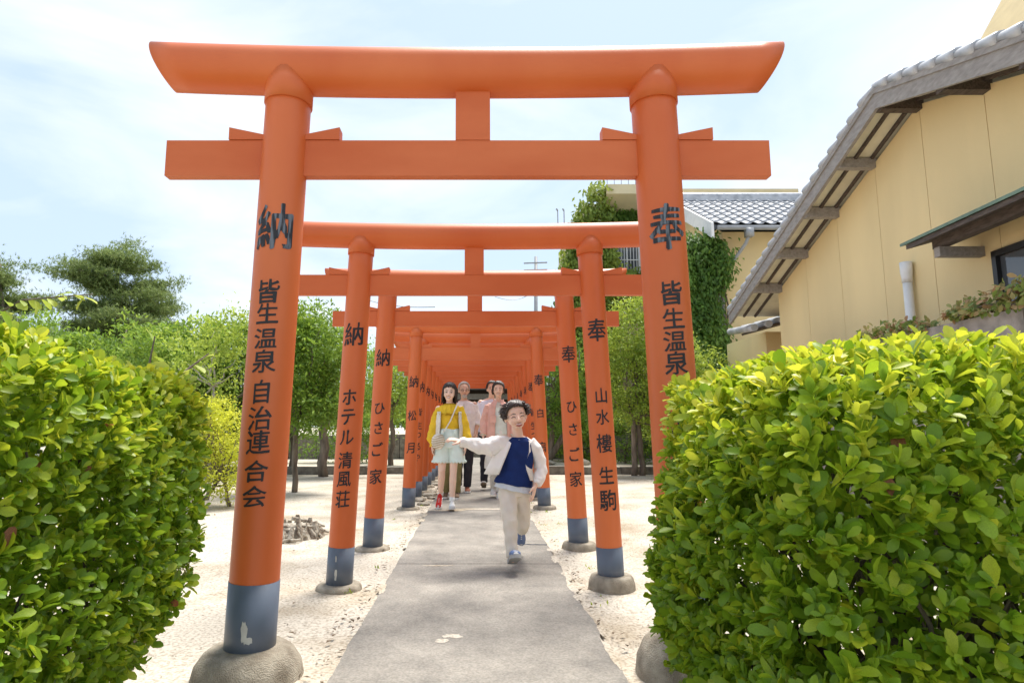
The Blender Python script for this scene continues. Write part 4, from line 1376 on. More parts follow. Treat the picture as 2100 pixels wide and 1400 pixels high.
# ------------------------------------------------------------------ ground details
def rock(x_, y_, s, z=0, lab='', flat=.45, grp=None):
    bm = bmesh.new()
    bmesh.ops.create_icosphere(bm, subdivisions=2, radius=1)
    for v in bm.verts:
        q = 1 + .35 * noise.noise(v.co * 1.3 + Vector((x_ * 3, y_ * 7, 0)))
        v.co = Vector((v.co.x * s * q, v.co.y * s * .8 * q, v.co.z * s * flat * q + s * flat * .5))
    o = obj('rock', bm, M['rock'])
    o.location = (x_, y_, z)
    return tagp(o, lab, 'rock', grp)
FL = 'small flat pale stone beside the left footings of the far gates'
for i in range(16):
    rock(-.86 + .26 * random.random(), 8.75 + i * .32 + random.uniform(-.1, .1), random.uniform(.06, .12), lab=FL, flat=.3, grp='flat stones beside the left footings')
rock(2.85, 17.6, .28, lab='rough boulder beyond the kerb, seen between the second and third right pillars')
rock(1.9, 17.8, .3, lab='long flat boulder beyond the kerb right of the fourth right pillar', flat=.3)

st = empty('tree_stump', (-1.78, 6.2, 0), R(10), 'broken bleached tree stump lying on the sand between the two near left pillars', 'stump')
bm = bmesh.new()
for i in range(22):
    a_ = 2 * math.pi * i / 22
    rr = random.uniform(.19, .27)
    w_ = .035
    h_ = random.uniform(.07, .2)
    p0 = Vector((math.cos(a_) * rr * 1.25, math.sin(a_) * rr, -.02))
    p1 = Vector((math.cos(a_) * rr * 1.0, math.sin(a_) * rr * .8, h_))
    tube(bm, [p0, p0.lerp(p1, .5) + Vector((random.uniform(-.02, .02),) * 3), p1], [w_ * 1.3, w_, w_ * .5], 6, flat=.6)
obj('bark_ring', bm, M['stump'], st)
bm = bmesh.new()
bmesh.ops.create_uvsphere(bm, u_segments=20, v_segments=10, radius=1)
for v in bm.verts:
    q = 1 + .25 * noise.noise(v.co * 2)
    v.co = Vector((v.co.x * .25 * q, v.co.y * .19 * q, v.co.z * .1 * q + .03))
obj('heartwood', bm, M['stump'], st)
for (a_, b_, r0) in (((-.3, -.12, .13), (.28, -.05, .10), .02), ((-.2, -.3, .0), (.12, -.28, .02), .018), ((.1, .2, .12), (.35, .1, .02), .02), ((-.1, .25, .1), (-.35, .3, .0), .02), ((.0, .1, .16), (.3, .28, .05), .02)):
    bm = bmesh.new(); limb(bm, a_, b_, r0, r0 * .6, .25, 6)
    obj('root', bm, M['stump'], st)
for i in range(10):
    bm = bmesh.new()
    p = Vector((random.uniform(.12, .34), random.uniform(-.22, .1), .0))
    limb(bm, p, p + Vector((random.uniform(-.08, .1), random.uniform(-.05, .05), random.uniform(.05, .16))), .012, .005, .5, 4)
    obj('root', bm, M['stump'], st)

# leaf litter and pebbles
def litter():
    n = 900
    e = rng.uniform(size=n) < .6
    y_ = rng.uniform(2.2, 14, n)
    sgn = np.where(rng.uniform(size=n) < .5, -1, 1)
    x_ = np.where(e, sgn * (.63 + np.abs(rng.normal(size=n)) * .07), rng.uniform(-5, 4, n))
    z_ = np.where(e, .012, .008) + .004
    keep = ~((np.abs(x_) < .6))
    pos = np.stack([x_, y_, z_], 1)[keep]
    n = len(pos)
    d = unit(np.stack([rng.normal(size=n), rng.normal(size=n), rng.uniform(-.05, .3, n)], 1))
    o = leaves('leaf_litter', pos, d, np.tile(np.array((0, 0, 1.0)), (n, 1)), rng.uniform(.015, .05, n), rng.uniform(size=n), M['dry_leaf'], None, LANCE)
    tagp(o, 'scattered dry leaves along the path edge', kind='stuff')
    n = 7000
    y_ = rng.uniform(1.8, 13, n); x_ = rng.uniform(-4.5, 3.5, n)
    k = (np.abs(x_) > .64) | (rng.uniform(size=n) < .03)
    x_, y_ = x_[k], y_[k]
    n = len(x_)
    bmv = np.array([(1, 0, 0), (-.5, .8, 0), (-.5, -.8, 0), (0, 0, .7)])
    tpl = (bmv, [(0, 1, 3), (1, 2, 3), (2, 0, 3)])
    pos = np.stack([x_, y_, np.where(np.abs(x_) < .62, .018, .0)], 1)
    d = unit(np.stack([rng.normal(size=n), rng.normal(size=n), np.zeros(n)], 1))
    o = leaves('pebbles', pos, d, np.tile(np.array((0, 0, 1.0)), (n, 1)), rng.uniform(.003, .009, n), rng.uniform(size=n), M['rock'], None, tpl, False)
    tagp(o, 'fine pebbles over the sand', kind='stuff')
    n = 150
    c = rng.uniform((-.95, 3.0), (-.7, 12), (14, 2)); c = np.concatenate([c, rng.uniform((.68, 3.0), (1.0, 12), (16, 2))])
    idx = rng.integers(0, len(c), n)
    pos = np.concatenate([c[idx] + rng.normal(size=(n, 2)) * .03, np.zeros((n, 1))], 1)
    o = leaves('grass', pos, unit(rng.normal(size=(n, 3)) * .5 + np.array((0, 0, 1))), unit(rng.normal(size=(n, 3))), rng.uniform(.012, .035, n), rng.uniform(size=n), M['tree_yel'], None, LANCE)
    tagp(o, 'small weeds at the path edge', kind='stuff')
litter()
# ------------------------------------------------------------------ people
SK = mat('skin', (0.77, 0.53, 0.41), 0.55, 0.04, 6, spec=.35)
for n_ in (SK,):
    n_.node_tree.nodes['Principled BSDF'].inputs['Subsurface Weight'].default_value = .12
    n_.node_tree.nodes['Principled BSDF'].inputs['Subsurface Radius'].default_value = (.02, .008, .004)
SK2 = mat('older_skin', (0.64, 0.42, 0.31), 0.6, 0.06, 9, spec=.35)
HB = mat('dark_brown_hair', (0.032, 0.021, 0.016), 0.42, 0.3, 20, stretch=(6, 6, 1))
HG = mat('silver_hair', (0.45, 0.43, 0.40), 0.6, 0.25, 20, stretch=(6, 6, 1))
LIP = mat('lips', (0.42, 0.12, 0.10), 0.5, 0.05)
TEETH = mat('teeth', (0.75, 0.72, 0.68), 0.4, 0.02)
def cloth(name, c, var=.06, sc=14, bump=.25, col2=None, **k):
    return mat(name, c, .9, var, sc, bump, 220, col2=col2, spec=.2, **k)

def finish(name, bm, m, parent, vox=.005, smooth=3, noise_amp=0.0, nscale=14):
    """join overlapping closed shapes into one continuous surface."""
    me = bpy.data.meshes.new(name)
    bmesh.ops.recalc_face_normals(bm, faces=bm.faces)
    bm.to_mesh(me); bm.free()
    o = bpy.data.objects.new(name, me)
    COL.objects.link(o)
    r_ = o.modifiers.new('r', 'REMESH'); r_.mode = 'VOXEL'; r_.voxel_size = vox
    s_ = o.modifiers.new('s', 'SMOOTH'); s_.iterations = smooth; s_.factor = .5
    dg = bpy.context.evaluated_depsgraph_get(); dg.update()
    me2 = bpy.data.meshes.new_from_object(o.evaluated_get(dg))
    bpy.data.objects.remove(o)
    if noise_amp:
        n = len(me2.vertices)
        co = np.empty(n * 3, np.float32); me2.vertices.foreach_get('co', co); co = co.reshape(-1, 3)
        no = np.empty(n * 3, np.float32); me2.vertices.foreach_get('normal', no); no = no.reshape(-1, 3)
        f = (np.sin(co[:, 0] * nscale * 1.7 + co[:, 2] * nscale + np.sin(co[:, 2] * nscale * .7) * 2) * .5
             + np.sin(co[:, 2] * nscale * 2.3 - co[:, 0] * nscale * 1.1 + co[:, 1] * nscale * 1.5) * .5
             + np.sin(co[:, 0] * nscale * 3.9 + co[:, 2] * nscale * 1.9 + 1.0) * .3)
        co += no * (f * noise_amp)[:, None]
        me2.vertices.foreach_set('co', co.ravel())
    me2.name = name
    me2.shade_smooth()
    me2.materials.clear()
    me2.materials.append(m)
    return link(name, me2, parent)

def sub(v, f=1.0):
    return Vector(v) * f

def hand(bm, wrist, tip, palm_n, s=1.0, curl=.5, thumb=1, spread=.3):
    """palm, four unequal bent fingers and a thumb leaving the side of the palm."""
    w, t = Vector(wrist), Vector(tip)
    d = (t - w).normalized()
    n = Vector(palm_n); n = (n - d * n.dot(d)).normalized()
    sd_ = d.cross(n)
    pl = .075 * s
    for k in (-1, -.33, .33, 1):
        tube(bm, [w + d * .012 * s + sd_ * k * .014 * s, w + d * pl + sd_ * k * .028 * s], [.016 * s, .013 * s], 8, ends=True)
    for k, L_ in ((-1, .058), (-.33, .072), (.33, .078), (1, .066)):
        p0 = w + d * pl + sd_ * k * .029 * s
        dd = (d + sd_ * k * spread * .35).normalized()
        p1 = p0 + dd * L_ * .45 * s
        d2 = (dd + n * curl).normalized()
        p2 = p1 + d2 * L_ * .32 * s
        d3 = (d2 + n * curl).normalized()
        p3 = p2 + d3 * L_ * .27 * s
        tube(bm, [p0, p1, p2, p3], [.0095 * s, .009 * s, .008 * s, .0068 * s], 7, ends=True)
    p0 = w + d * .022 * s + sd_ * thumb * .024 * s
    d1 = (d * .75 + sd_ * thumb * .8 + n * .3).normalized()
    p1 = p0 + d1 * .035 * s
    p2 = p1 + (d * .95 + sd_ * thumb * .35 + n * .35).normalized() * .028 * s
    p3 = p2 + (d + n * .4).normalized() * .02 * s
    tube(bm, [p0, p1, p2, p3], [.014 * s, .0115 * s, .0098 * s, .008 * s], 7, ends=True)

def head_matrix(c, yaw=0, roll=0, pitch=0, s=1.0):
    return Matrix.Translation(Vector(c)) @ Euler((R(pitch), R(roll), R(yaw))).to_matrix().to_4x4() @ Matrix.Scale(s, 4)

def head(bm, H, neck_base, neck_r=.05):
    ball(bm, (0, .012, .025), (.076, .092, .092), H, 20, 14)
    ball(bm, (0, -.018, -.015), (.066, .072, .07), H, 18, 12)
    ball(bm, (0, -.026, -.062), (.046, .05, .042), H, 16, 10)
    ball(bm, (0, -.052, -.088), (.022, .02, .016), H, 12, 8)
    for x_ in (-.034, .034):
        ball(bm, (x_, -.058, -.035), (.026, .024, .026), H, 12, 8)
        ball(bm, (x_ * 2.2, .012, -.012), (.010, .018, .03), H, 10, 8)
    tube(bm, [H @ Vector((0, -.083, .008)), H @ Vector((0, -.101, -.026))], [.007, .012], 8, ends=True)
    ball(bm, (0, -.095, -.03), (.016, .012, .009), H, 10, 8)
    tube(bm, [H @ Vector((0, .02, -.05)), Vector(neck_base)], [neck_r * .95, neck_r], 12)

def face_parts(H, root, smile='teeth', eyes='smile', brow=HB, glasses=False, beard=None):
    def arc(name, pts, r_, m):
        bm = bmesh.new()
        tube(bm, [H @ Vector(p) for p in pts], r_, 6)
        return obj(name, bm, m, root, smooth=True)
    for s in (-1, 1):
        if eyes == 'smile':
            arc('eyelash', [(s * .016, -.0865, -.004), (s * .027, -.0865, .003), (s * .039, -.081, .002), (s * .048, -.074, -.005)], [.0016, .0028, .003, .0014], HB)
        else:
            bm = bmesh.new(); ball(bm, (s * .031, -.0785, -.002), (.014, .008, .0065), H, 10, 8)
            e = obj('eye', bm, TEETH, root, smooth=True)
            bm = bmesh.new(); ball(bm, (s * .031, -.0845, -.002), (.0062, .0035, .0062), H, 10, 8)
            obj('iris', bm, HB, e, smooth=True)
            arc('eyelash', [(s * .015, -.0865, -.001), (s * .027, -.088, .005), (s * .039, -.083, .004), (s * .048, -.075, -.002)], [.0015, .0026, .0028, .0014], HB)
        arc('eyebrow', [(s * .014, -.087, .022), (s * .03, -.085, .028), (s * .05, -.073, .022)], [.002, .0032, .0016], brow)
    if smile == 'teeth':
        bm = bmesh.new()
        pts = []
        for i in range(9):
            x_ = -.026 + .052 * i / 8
            y_ = -.0925 + abs(x_) * .42
            pts.append((x_, y_, -.0585 + (x_ / .026) ** 2 * .008))
        tube(bm, [H @ Vector(p) for p in pts], [.001, .0035, .0048, .0054, .0056, .0054, .0048, .0035, .001], 8)
        mo = obj('teeth', bm, TEETH, root, smooth=True)
        arc('lip', [(p[0], p[1] - .001, p[2] + .0055 * (1 - (p[0] / .028) ** 2)) for p in pts], .0022, LIP)
        arc('lip', [(p[0], p[1] - .001, p[2] - .0062 * (1 - (p[0] / .028) ** 2)) for p in pts], .0028, LIP)
    elif smile == 'open':
        bm = bmesh.new(); ball(bm, (.0, -.087, -.066), (.020, .010, .0075), H, 14, 10)
        obj('mouth', bm, mat('open_mouth', (.34, .10, .09), .5, .05), root, smooth=True)
        pts = [(-.024 + .048 * i / 8, -.0935 + abs(-.024 + .048 * i / 8) * .42, -.0575 + ((-.024 + .048 * i / 8) / .024) ** 2 * .004) for i in range(9)]
        arc('teeth', [(p[0] * .8, p[1] - .002, p[2] - .0035) for p in pts], .0038, TEETH)
        arc('lip', pts, .0025, LIP)
        arc('lip', [(p[0], p[1] + .001, -.066 - .010 * (1 - (p[0] / .026) ** 2)) for p in pts], .0028, LIP)
    else:
        arc('lip', [(-.022, -.085, -.056), (0, -.094, -.059), (.022, -.085, -.056)], .003, LIP)
    if glasses:
        bm = bmesh.new()
        for s in (-1, 1):
            k = 14
            tube(bm, [H @ Vector((s * .033 + .022 * math.cos(2 * math.pi * i / k), -.093 + .004 * abs(math.cos(2 * math.pi * i / k)), -.004 + .016 * math.sin(2 * math.pi * i / k))) for i in range(k + 1)], .0024, 5)
            tube(bm, [H @ Vector((s * .055, -.09, 0)), H @ Vector((s * .08, .01, 0))], .002, 5)
        tube(bm, [H @ Vector((-.011, -.095, 0)), H @ Vector((.011, -.095, 0))], .002, 5)
        obj('glasses', bm, M['black_metal'], root)
    if beard is not None:
        bm = bmesh.new()
        ball(bm, (0, -.052, -.085), (.036, .036, .032), H, 14, 10)
        for i in range(60):
            a_ = random.uniform(-1, 1)
            p = Vector((a_ * .036, -.084 + abs(a_) * .03, -.075 - random.random() * .025))
            tube(bm, [H @ p, H @ (p + Vector((a_ * .004, -.006, -.016)))], [.003, .0008], 4)
        obj('beard', bm, beard, root, smooth=True)

def hair(H, root, m, side=0.03, back=0.05, fringe=52, n=240, flare=0.0, part=0.0, thick=.008, wind=(0, 0, 0), cap=1.0, seed=3):
    """scalp cap plus tapered locks combed from the crown; side/back = hanging length below the ears."""
    rnd = random.Random(seed)
    bm = bmesh.new()
    ball(bm, (0, .026, .034), (.0835 * cap, .09 * cap, .094 * cap), H, 22, 14)
    rad = Vector((.083, .100, .100))
    c0 = Vector((0, .014, .026))
    for i in range(n):
        az = rnd.uniform(-180, 180)
        f = abs(az)
        if f < 62:
            end = fringe + rnd.uniform(-9, 8) + (f / 62) ** 2 * 22
            hang = 0
        elif f < 115:
            end = 92 + rnd.uniform(-6, 8)
            hang = side * rnd.uniform(.8, 1.08)
        else:
            end = 108 + rnd.uniform(-8, 8)
            hang = back * rnd.uniform(.8, 1.08)
        pts = []
        st_ = rnd.uniform(2, 35)
        lift = rnd.uniform(.97, 1.05)
        for t in np.linspace(0, 1, 7):
            po = R(st_ + (end - st_) * t)
            aa = R(az + part * (1 - t) * 40)
            v = Vector((math.sin(po) * math.sin(aa) * rad.x, -math.sin(po) * math.cos(aa) * rad.y, math.cos(po) * rad.z)) * lift
            fl = flare * t * t * rnd.uniform(.3, 1)
            v += v.normalized() * fl
            v += Vector(wind) * t * t * rnd.uniform(.2, 1)
            pts.append(c0 + v)
        if hang > .005:
            base = pts[-1]
            k = max(2, int(hang / .04))
            for j in range(1, k + 1):
                q = j / k
                pts.append(base + Vector((base.x * (.10 * math.sin(q * 2.6)) + rnd.uniform(-.004, .004), rnd.uniform(-.004, .004) - .006 * q * (f < 115), -hang * q)))
        N = len(pts)
        rr = [thick * (.45 + .55 * math.sin(math.pi * min(1, (j + 1.2) / N) ** .9)) for j in range(N)]
        rr[-1] = thick * .15
        tube(bm, [H @ p for p in pts], rr, 5)
    return obj('hair', bm, m, root, smooth=True)

def leg(bm, hip, knee, ankle, s=1.0, r=(.085, .058, .055, .036)):
    h, k, a_ = map(Vector, (hip, knee, ankle))
    tube(bm, [h, h.lerp(k, .5), k], [r[0] * s, (r[0] + r[1]) * .5 * s, r[1] * s], 12, ends=True)
    d = (a_ - k)
    tube(bm, [k, k + d * .28, k + d * .65, a_], [r[1] * s * .95, r[2] * s, (r[2] + r[3]) * .5 * s, r[3] * s], 12, ends=True)

def arm(bm, sh, el, wr, s=1.0, r=(.05, .04, .036, .025)):
    sh, el, wr = map(Vector, (sh, el, wr))
    tube(bm, [sh, el], [r[0] * s, r[1] * s], 12, ends=True)
    tube(bm, [el, el.lerp(wr, .35), wr], [r[1] * s, r[2] * s, r[3] * s], 12, ends=True)

def shoe(parent, heel, d, up=(0, 0, 1), L_=.24, w=.045, m=None, sole=None, toe_m=None, lace=None, name='shoe'):
    """shoe from heel point along d, sole below."""
    h = Vector(heel); d = Vector(d).normalized(); u = Vector(up); u = (u - d * u.dot(d)).normalized(); s = d.cross(u)
    B = Matrix((s, d, u)).transposed().to_4x4(); B.translation = h
    bm = bmesh.new()
    prof = [(0, .72, .05, .028), (.10, .82, .055, .03), (.3, .82, .045, .032), (.5, .86, .034, .03), (.7, 1.0, .026, .026), (.88, .92, .022, .022), (.97, .6, .016, .016)]
    tube_pts = []
    rings = []
    for t, ww, zc, hh in prof:
        rings.append([bm.verts.new(B @ Vector((math.cos(a_) * w * ww, t * L_, max(.006, zc + hh * math.sin(a_))))) for a_ in [2 * math.pi * k / 14 for k in range(14)]])
    for i in range(len(rings) - 1):
        for k in range(14): bm.faces.new((rings[i][k], rings[i][(k + 1) % 14], rings[i + 1][(k + 1) % 14], rings[i + 1][k]))
    bm.faces.new(rings[0][::-1]); bm.faces.new(rings[-1])
    ball(bm, (0, .045, .065), (w * .72, .045, .035), B, 12, 8)
    sh_ = obj(name, bm, m, parent, smooth=True)
    bm = bmesh.new()
    out = [(-.60, .0), (-.80, .08), (-.76, .3), (-.82, .5), (-1.02, .72), (-.88, .92), (-.4, 1.02), (.25, 1.02), (.8, .9), (1.0, .7), (.82, .5), (.78, .3), (.82, .08), (.6, 0), (0, -.03)]
    v0 = [bm.verts.new(B @ Vector((x_ * w * 1.08, t * L_, -.012))) for x_, t in out]
    v1 = [bm.verts.new(B @ Vector((x_ * w * 1.08, t * L_, .014))) for x_, t in out]
    bm.faces.new(v0[::-1]); bm.faces.new(v1)
    for i in range(len(out)): bm.faces.new((v0[i], v0[(i + 1) % len(out)], v1[(i + 1) % len(out)], v1[i]))
    obj('sole', bm, sole or M['white'], sh_)
    if lace is not None:
        bm = bmesh.new()
        for t in (.42, .5, .58, .66):
            tube(bm, [B @ Vector((-w * .5, t * L_, .052 - (t - .42) * .05)), B @ Vector((0, t * L_, .068 - (t - .42) * .06)), B @ Vector((w * .5, t * L_, .052 - (t - .42) * .05))], .005, 5)
        if toe_m is not None:
            ball(bm, (0, .86 * L_, .018), (w * .85, L_ * .13, .024), B, 12, 8)
        obj('lace', bm, lace, sh_)
    return sh_

def panel(name, rings, a0, a1, m, parent, th=.008, seg=22, noise_amp=.004):
    """open garment panel: part of a loft given real thickness."""
    bm = bmesh.new()
    o_ = loft(bm, rings, seg, False, a0, a1)
    for v in bm.verts:
        v.co += Vector((1, 0, 0)) * noise_amp * math.sin(v.co.z * 31 + v.co.x * 17) + Vector((0, 1, 0)) * noise_amp * 1.5 * math.sin(v.co.z * 23 - v.co.x * 29)
    inner = [[bm.verts.new(v.co + (Vector((rings[i][0], rings[i][1], v.co.z)) - v.co).normalized() * th) for v in row] for i, row in enumerate(o_)]
    n = len(o_[0])
    for i in range(len(o_) - 1):
        for j in range(n - 1):
            bm.faces.new((inner[i][j], inner[i + 1][j], inner[i + 1][j + 1], inner[i][j + 1]))
        bm.faces.new((o_[i][0], o_[i + 1][0], inner[i + 1][0], inner[i][0]))
        bm.faces.new((o_[i][-1], inner[i][-1], inner[i + 1][-1], o_[i + 1][-1]))
    for j in range(n - 1):
        bm.faces.new((o_[0][j], inner[0][j], inner[0][j + 1], o_[0][j + 1]))
        bm.faces.new((o_[-1][j], o_[-1][j + 1], inner[-1][j + 1], inner[-1][j]))
    return obj(name, bm, m, parent, smooth=True)

# ---- boy running towards the viewer
def boy():
    P = empty('person', (.283, 4.84, .018), 0, 'boy running with one arm stretched out, navy tee and open cream cardigan', 'person', 'family walking through the gates')
    P.scale = (.95, 1.0, 1.01)
    H = head_matrix((.012, -.04, 1.092), yaw=8, roll=-9, pitch=4, s=1.0) @ Matrix.Diagonal((1.12, 1, .91, 1))
    bm = bmesh.new()
    head(bm, H, (.035, .0, .93), .042)
    loft(bm, [(.035, 0, .94, .05, .045), (.035, 0, .90, .11, .06), (.03, .005, .80, .115, .07), (.01, .01, .66, .10, .065), (0, .01, .55, .105, .07), (0, .01, .50, .09, .06)], 20)
    arm(bm, (-.075, 0, .885), (-.27, -.04, .875), (-.42, -.09, .905), .8)
    hand(bm, (-.42, -.09, .905), (-.52, -.12, .925), (0, .3, -1), .85, .55, 1)
    arm(bm, (.145, 0, .88), (.195, .03, .72), (.16, -.05, .585), .8)
    hand(bm, (.16, -.05, .585), (.13, -.09, .48), (-1, .2, 0), .85, .45, -1, .5)
    leg(bm, (-.05, .01, .54), (-.045, -.14, .33), (-.028, -.19, .09), .74)
    leg(bm, (.055, .01, .54), (.07, .03, .30), (.075, .32, .24), .74)
    finish('body', bm, SK, P, .0045, 3)
    face_parts(H, P, 'open', 'smile')
    hair(H, P, HB, side=.012, back=.03, fringe=50, n=320, flare=.006, part=.9, thick=.0105, seed=5)
    # wind-blown locks to both sides
    bm = bmesh.new()
    rnd = random.Random(9)
    for i in range(110):
        s = -1 if rnd.random() < .5 else 1
        z = rnd.uniform(-.005, .115)
        p0 = Vector((s * math.sqrt(max(0, 1 - ((z - .026) / .105) ** 2)) * .074, rnd.uniform(-.045, .06), z))
        L_ = rnd.uniform(.018, .048)
        p1 = p0 + Vector((s * L_ * .45, rnd.uniform(-.006, .006), -L_ * .1))
        p2 = p1 + Vector((s * L_ * .6, rnd.uniform(-.006, .006), L_ * rnd.uniform(-.1, .35)))
        tube(bm, [H @ p0, H @ p0.lerp(p1, .5), H @ p1, H @ p2], [.010, .0095, .0075, .0008], 6)
    obj('blown_lock', bm, HB, P, smooth=True)['kind'] = 'stuff'
    navy = cloth('navy_cotton', (.012, .03, .13), .12)
    cream = cloth('cream_knit', (.86, .845, .81), .03, 20, .35)
    beige = cloth('beige_trousers', (.72, .66, .56), .05, 10)
    bm = bmesh.new()
    loft(bm, [(.038, -.005, .935, .062, .05), (.036, -.003, .905, .115, .07), (.032, 0, .82, .128, .086), (.02, 0, .70, .122, .084), (-.005, 0, .62, .145, .09, -.12), (-.012, 0, .585, .152, .094, -.16)], 28)
    finish('tee_shirt', bm, navy, P, .005, 2, .0028, 22)
    bm = bmesh.new()
    loft(bm, [(-.005, 0, .66, .12, .08), (-.012, 0, .57, .142, .088, -.16), (-.014, 0, .545, .150, .094, -.2)], 28)
    finish('shirt_hem', bm, cloth('pale_blue_hem', (.60, .66, .72)), P, .005, 2, .003, 40)
    # neckline band
    bm = bmesh.new()
    k = 20
    tube(bm, [(.036 + .057 * math.sin(2 * math.pi * i / k), -.008 - .050 * math.cos(2 * math.pi * i / k), .930 - .014 * math.cos(2 * math.pi * i / k)) for i in range(k + 1)], .005, 6)
    obj('neckband', bm, cloth('white_trim', (.6, .6, .6)), P, smooth=True)
    # cardigan: two sleeves, back, and front panels
    bm = bmesh.new()
    tube(bm, [(-.05, .005, .885), (-.12, -.01, .885), (-.20, -.025, .862), (-.27, -.04, .868), (-.34, -.065, .885), (-.415, -.09, .903)], [.058, .066, .070, .056, .048, .038], 16, ends=False)
    tube(bm, [(-.40, -.085, .898), (-.435, -.093, .907)], [.036, .031], 12)
    finish('sleeve', bm, cream, P, .005, 2, .005, 30)
    bm = bmesh.new()
    tube(bm, [(.12, .005, .895), (.165, .01, .85), (.205, .03, .76), (.212, .02, .68), (.185, -.035, .61)], [.054, .058, .055, .055, .043], 16)
    tube(bm, [(.187, -.03, .615), (.172, -.048, .592)], [.040, .034], 12)
    finish('sleeve', bm, cream, P, .005, 2, .004, 30)
    rg = [(.035, .012, .935, .075, .055), (.034, .01, .905, .132, .082), (.015, .01, .83, .160, .105), (-.02, .01, .74, .185, .125), (-.045, .015, .665, .195, .135)]
    panel('cardigan_front', rg, -115, -26, cream, P, .01)
    panel('cardigan_front', [(r_[0], r_[1], r_[2], r_[3] * (1.0 - .06 * i), r_[4]) for i, r_ in enumerate(rg)][:4] + [(.02, .015, .62, .15, .11)], 44, 112, cream, P, .01)
    panel('cardigan_back', [rg[0], rg[1], rg[2], rg[3], (-.02, .02, .64, .19, .13)], 112, 245, cream, P, .01)
    bm = bmesh.new()
    loft(bm, [(-.002, .01, .64, .10, .075), (0, .01, .56, .122, .085), (0, .01, .505, .118, .08)], 22)
    tube(bm, [(-.055, .01, .53), (-.05, -.07, .43), (-.045, -.14, .33), (-.037, -.165, .21), (-.03, -.185, .10)], [.074, .067, .056, .049, .046], 16)
    tube(bm, [(.058, .01, .53), (.065, .02, .41), (.07, .03, .30), (.073, .15, .25), (.075, .29, .22)], [.070, .062, .054, .049, .044], 16)
    finish('trousers', bm, beige, P, .0055, 2, .0045, 26)
    blue = cloth('blue_canvas', (.16, .22, .38))
    wh = mat('white_rubber', (.72, .72, .70), .6, .04)
    so = mat('grey_sole', (.36, .36, .35), .8, .1, 30)
    shoe(P, (-.034, -.135, .055), (.12, -1, .42), (0, .4, 1), .215, .042, blue, so, wh, wh)
    shoe(P, (.075, .37, .27), (.0, .15, -1), (0, -1, -.15), .19, .037, blue, so, wh, wh)
boy()

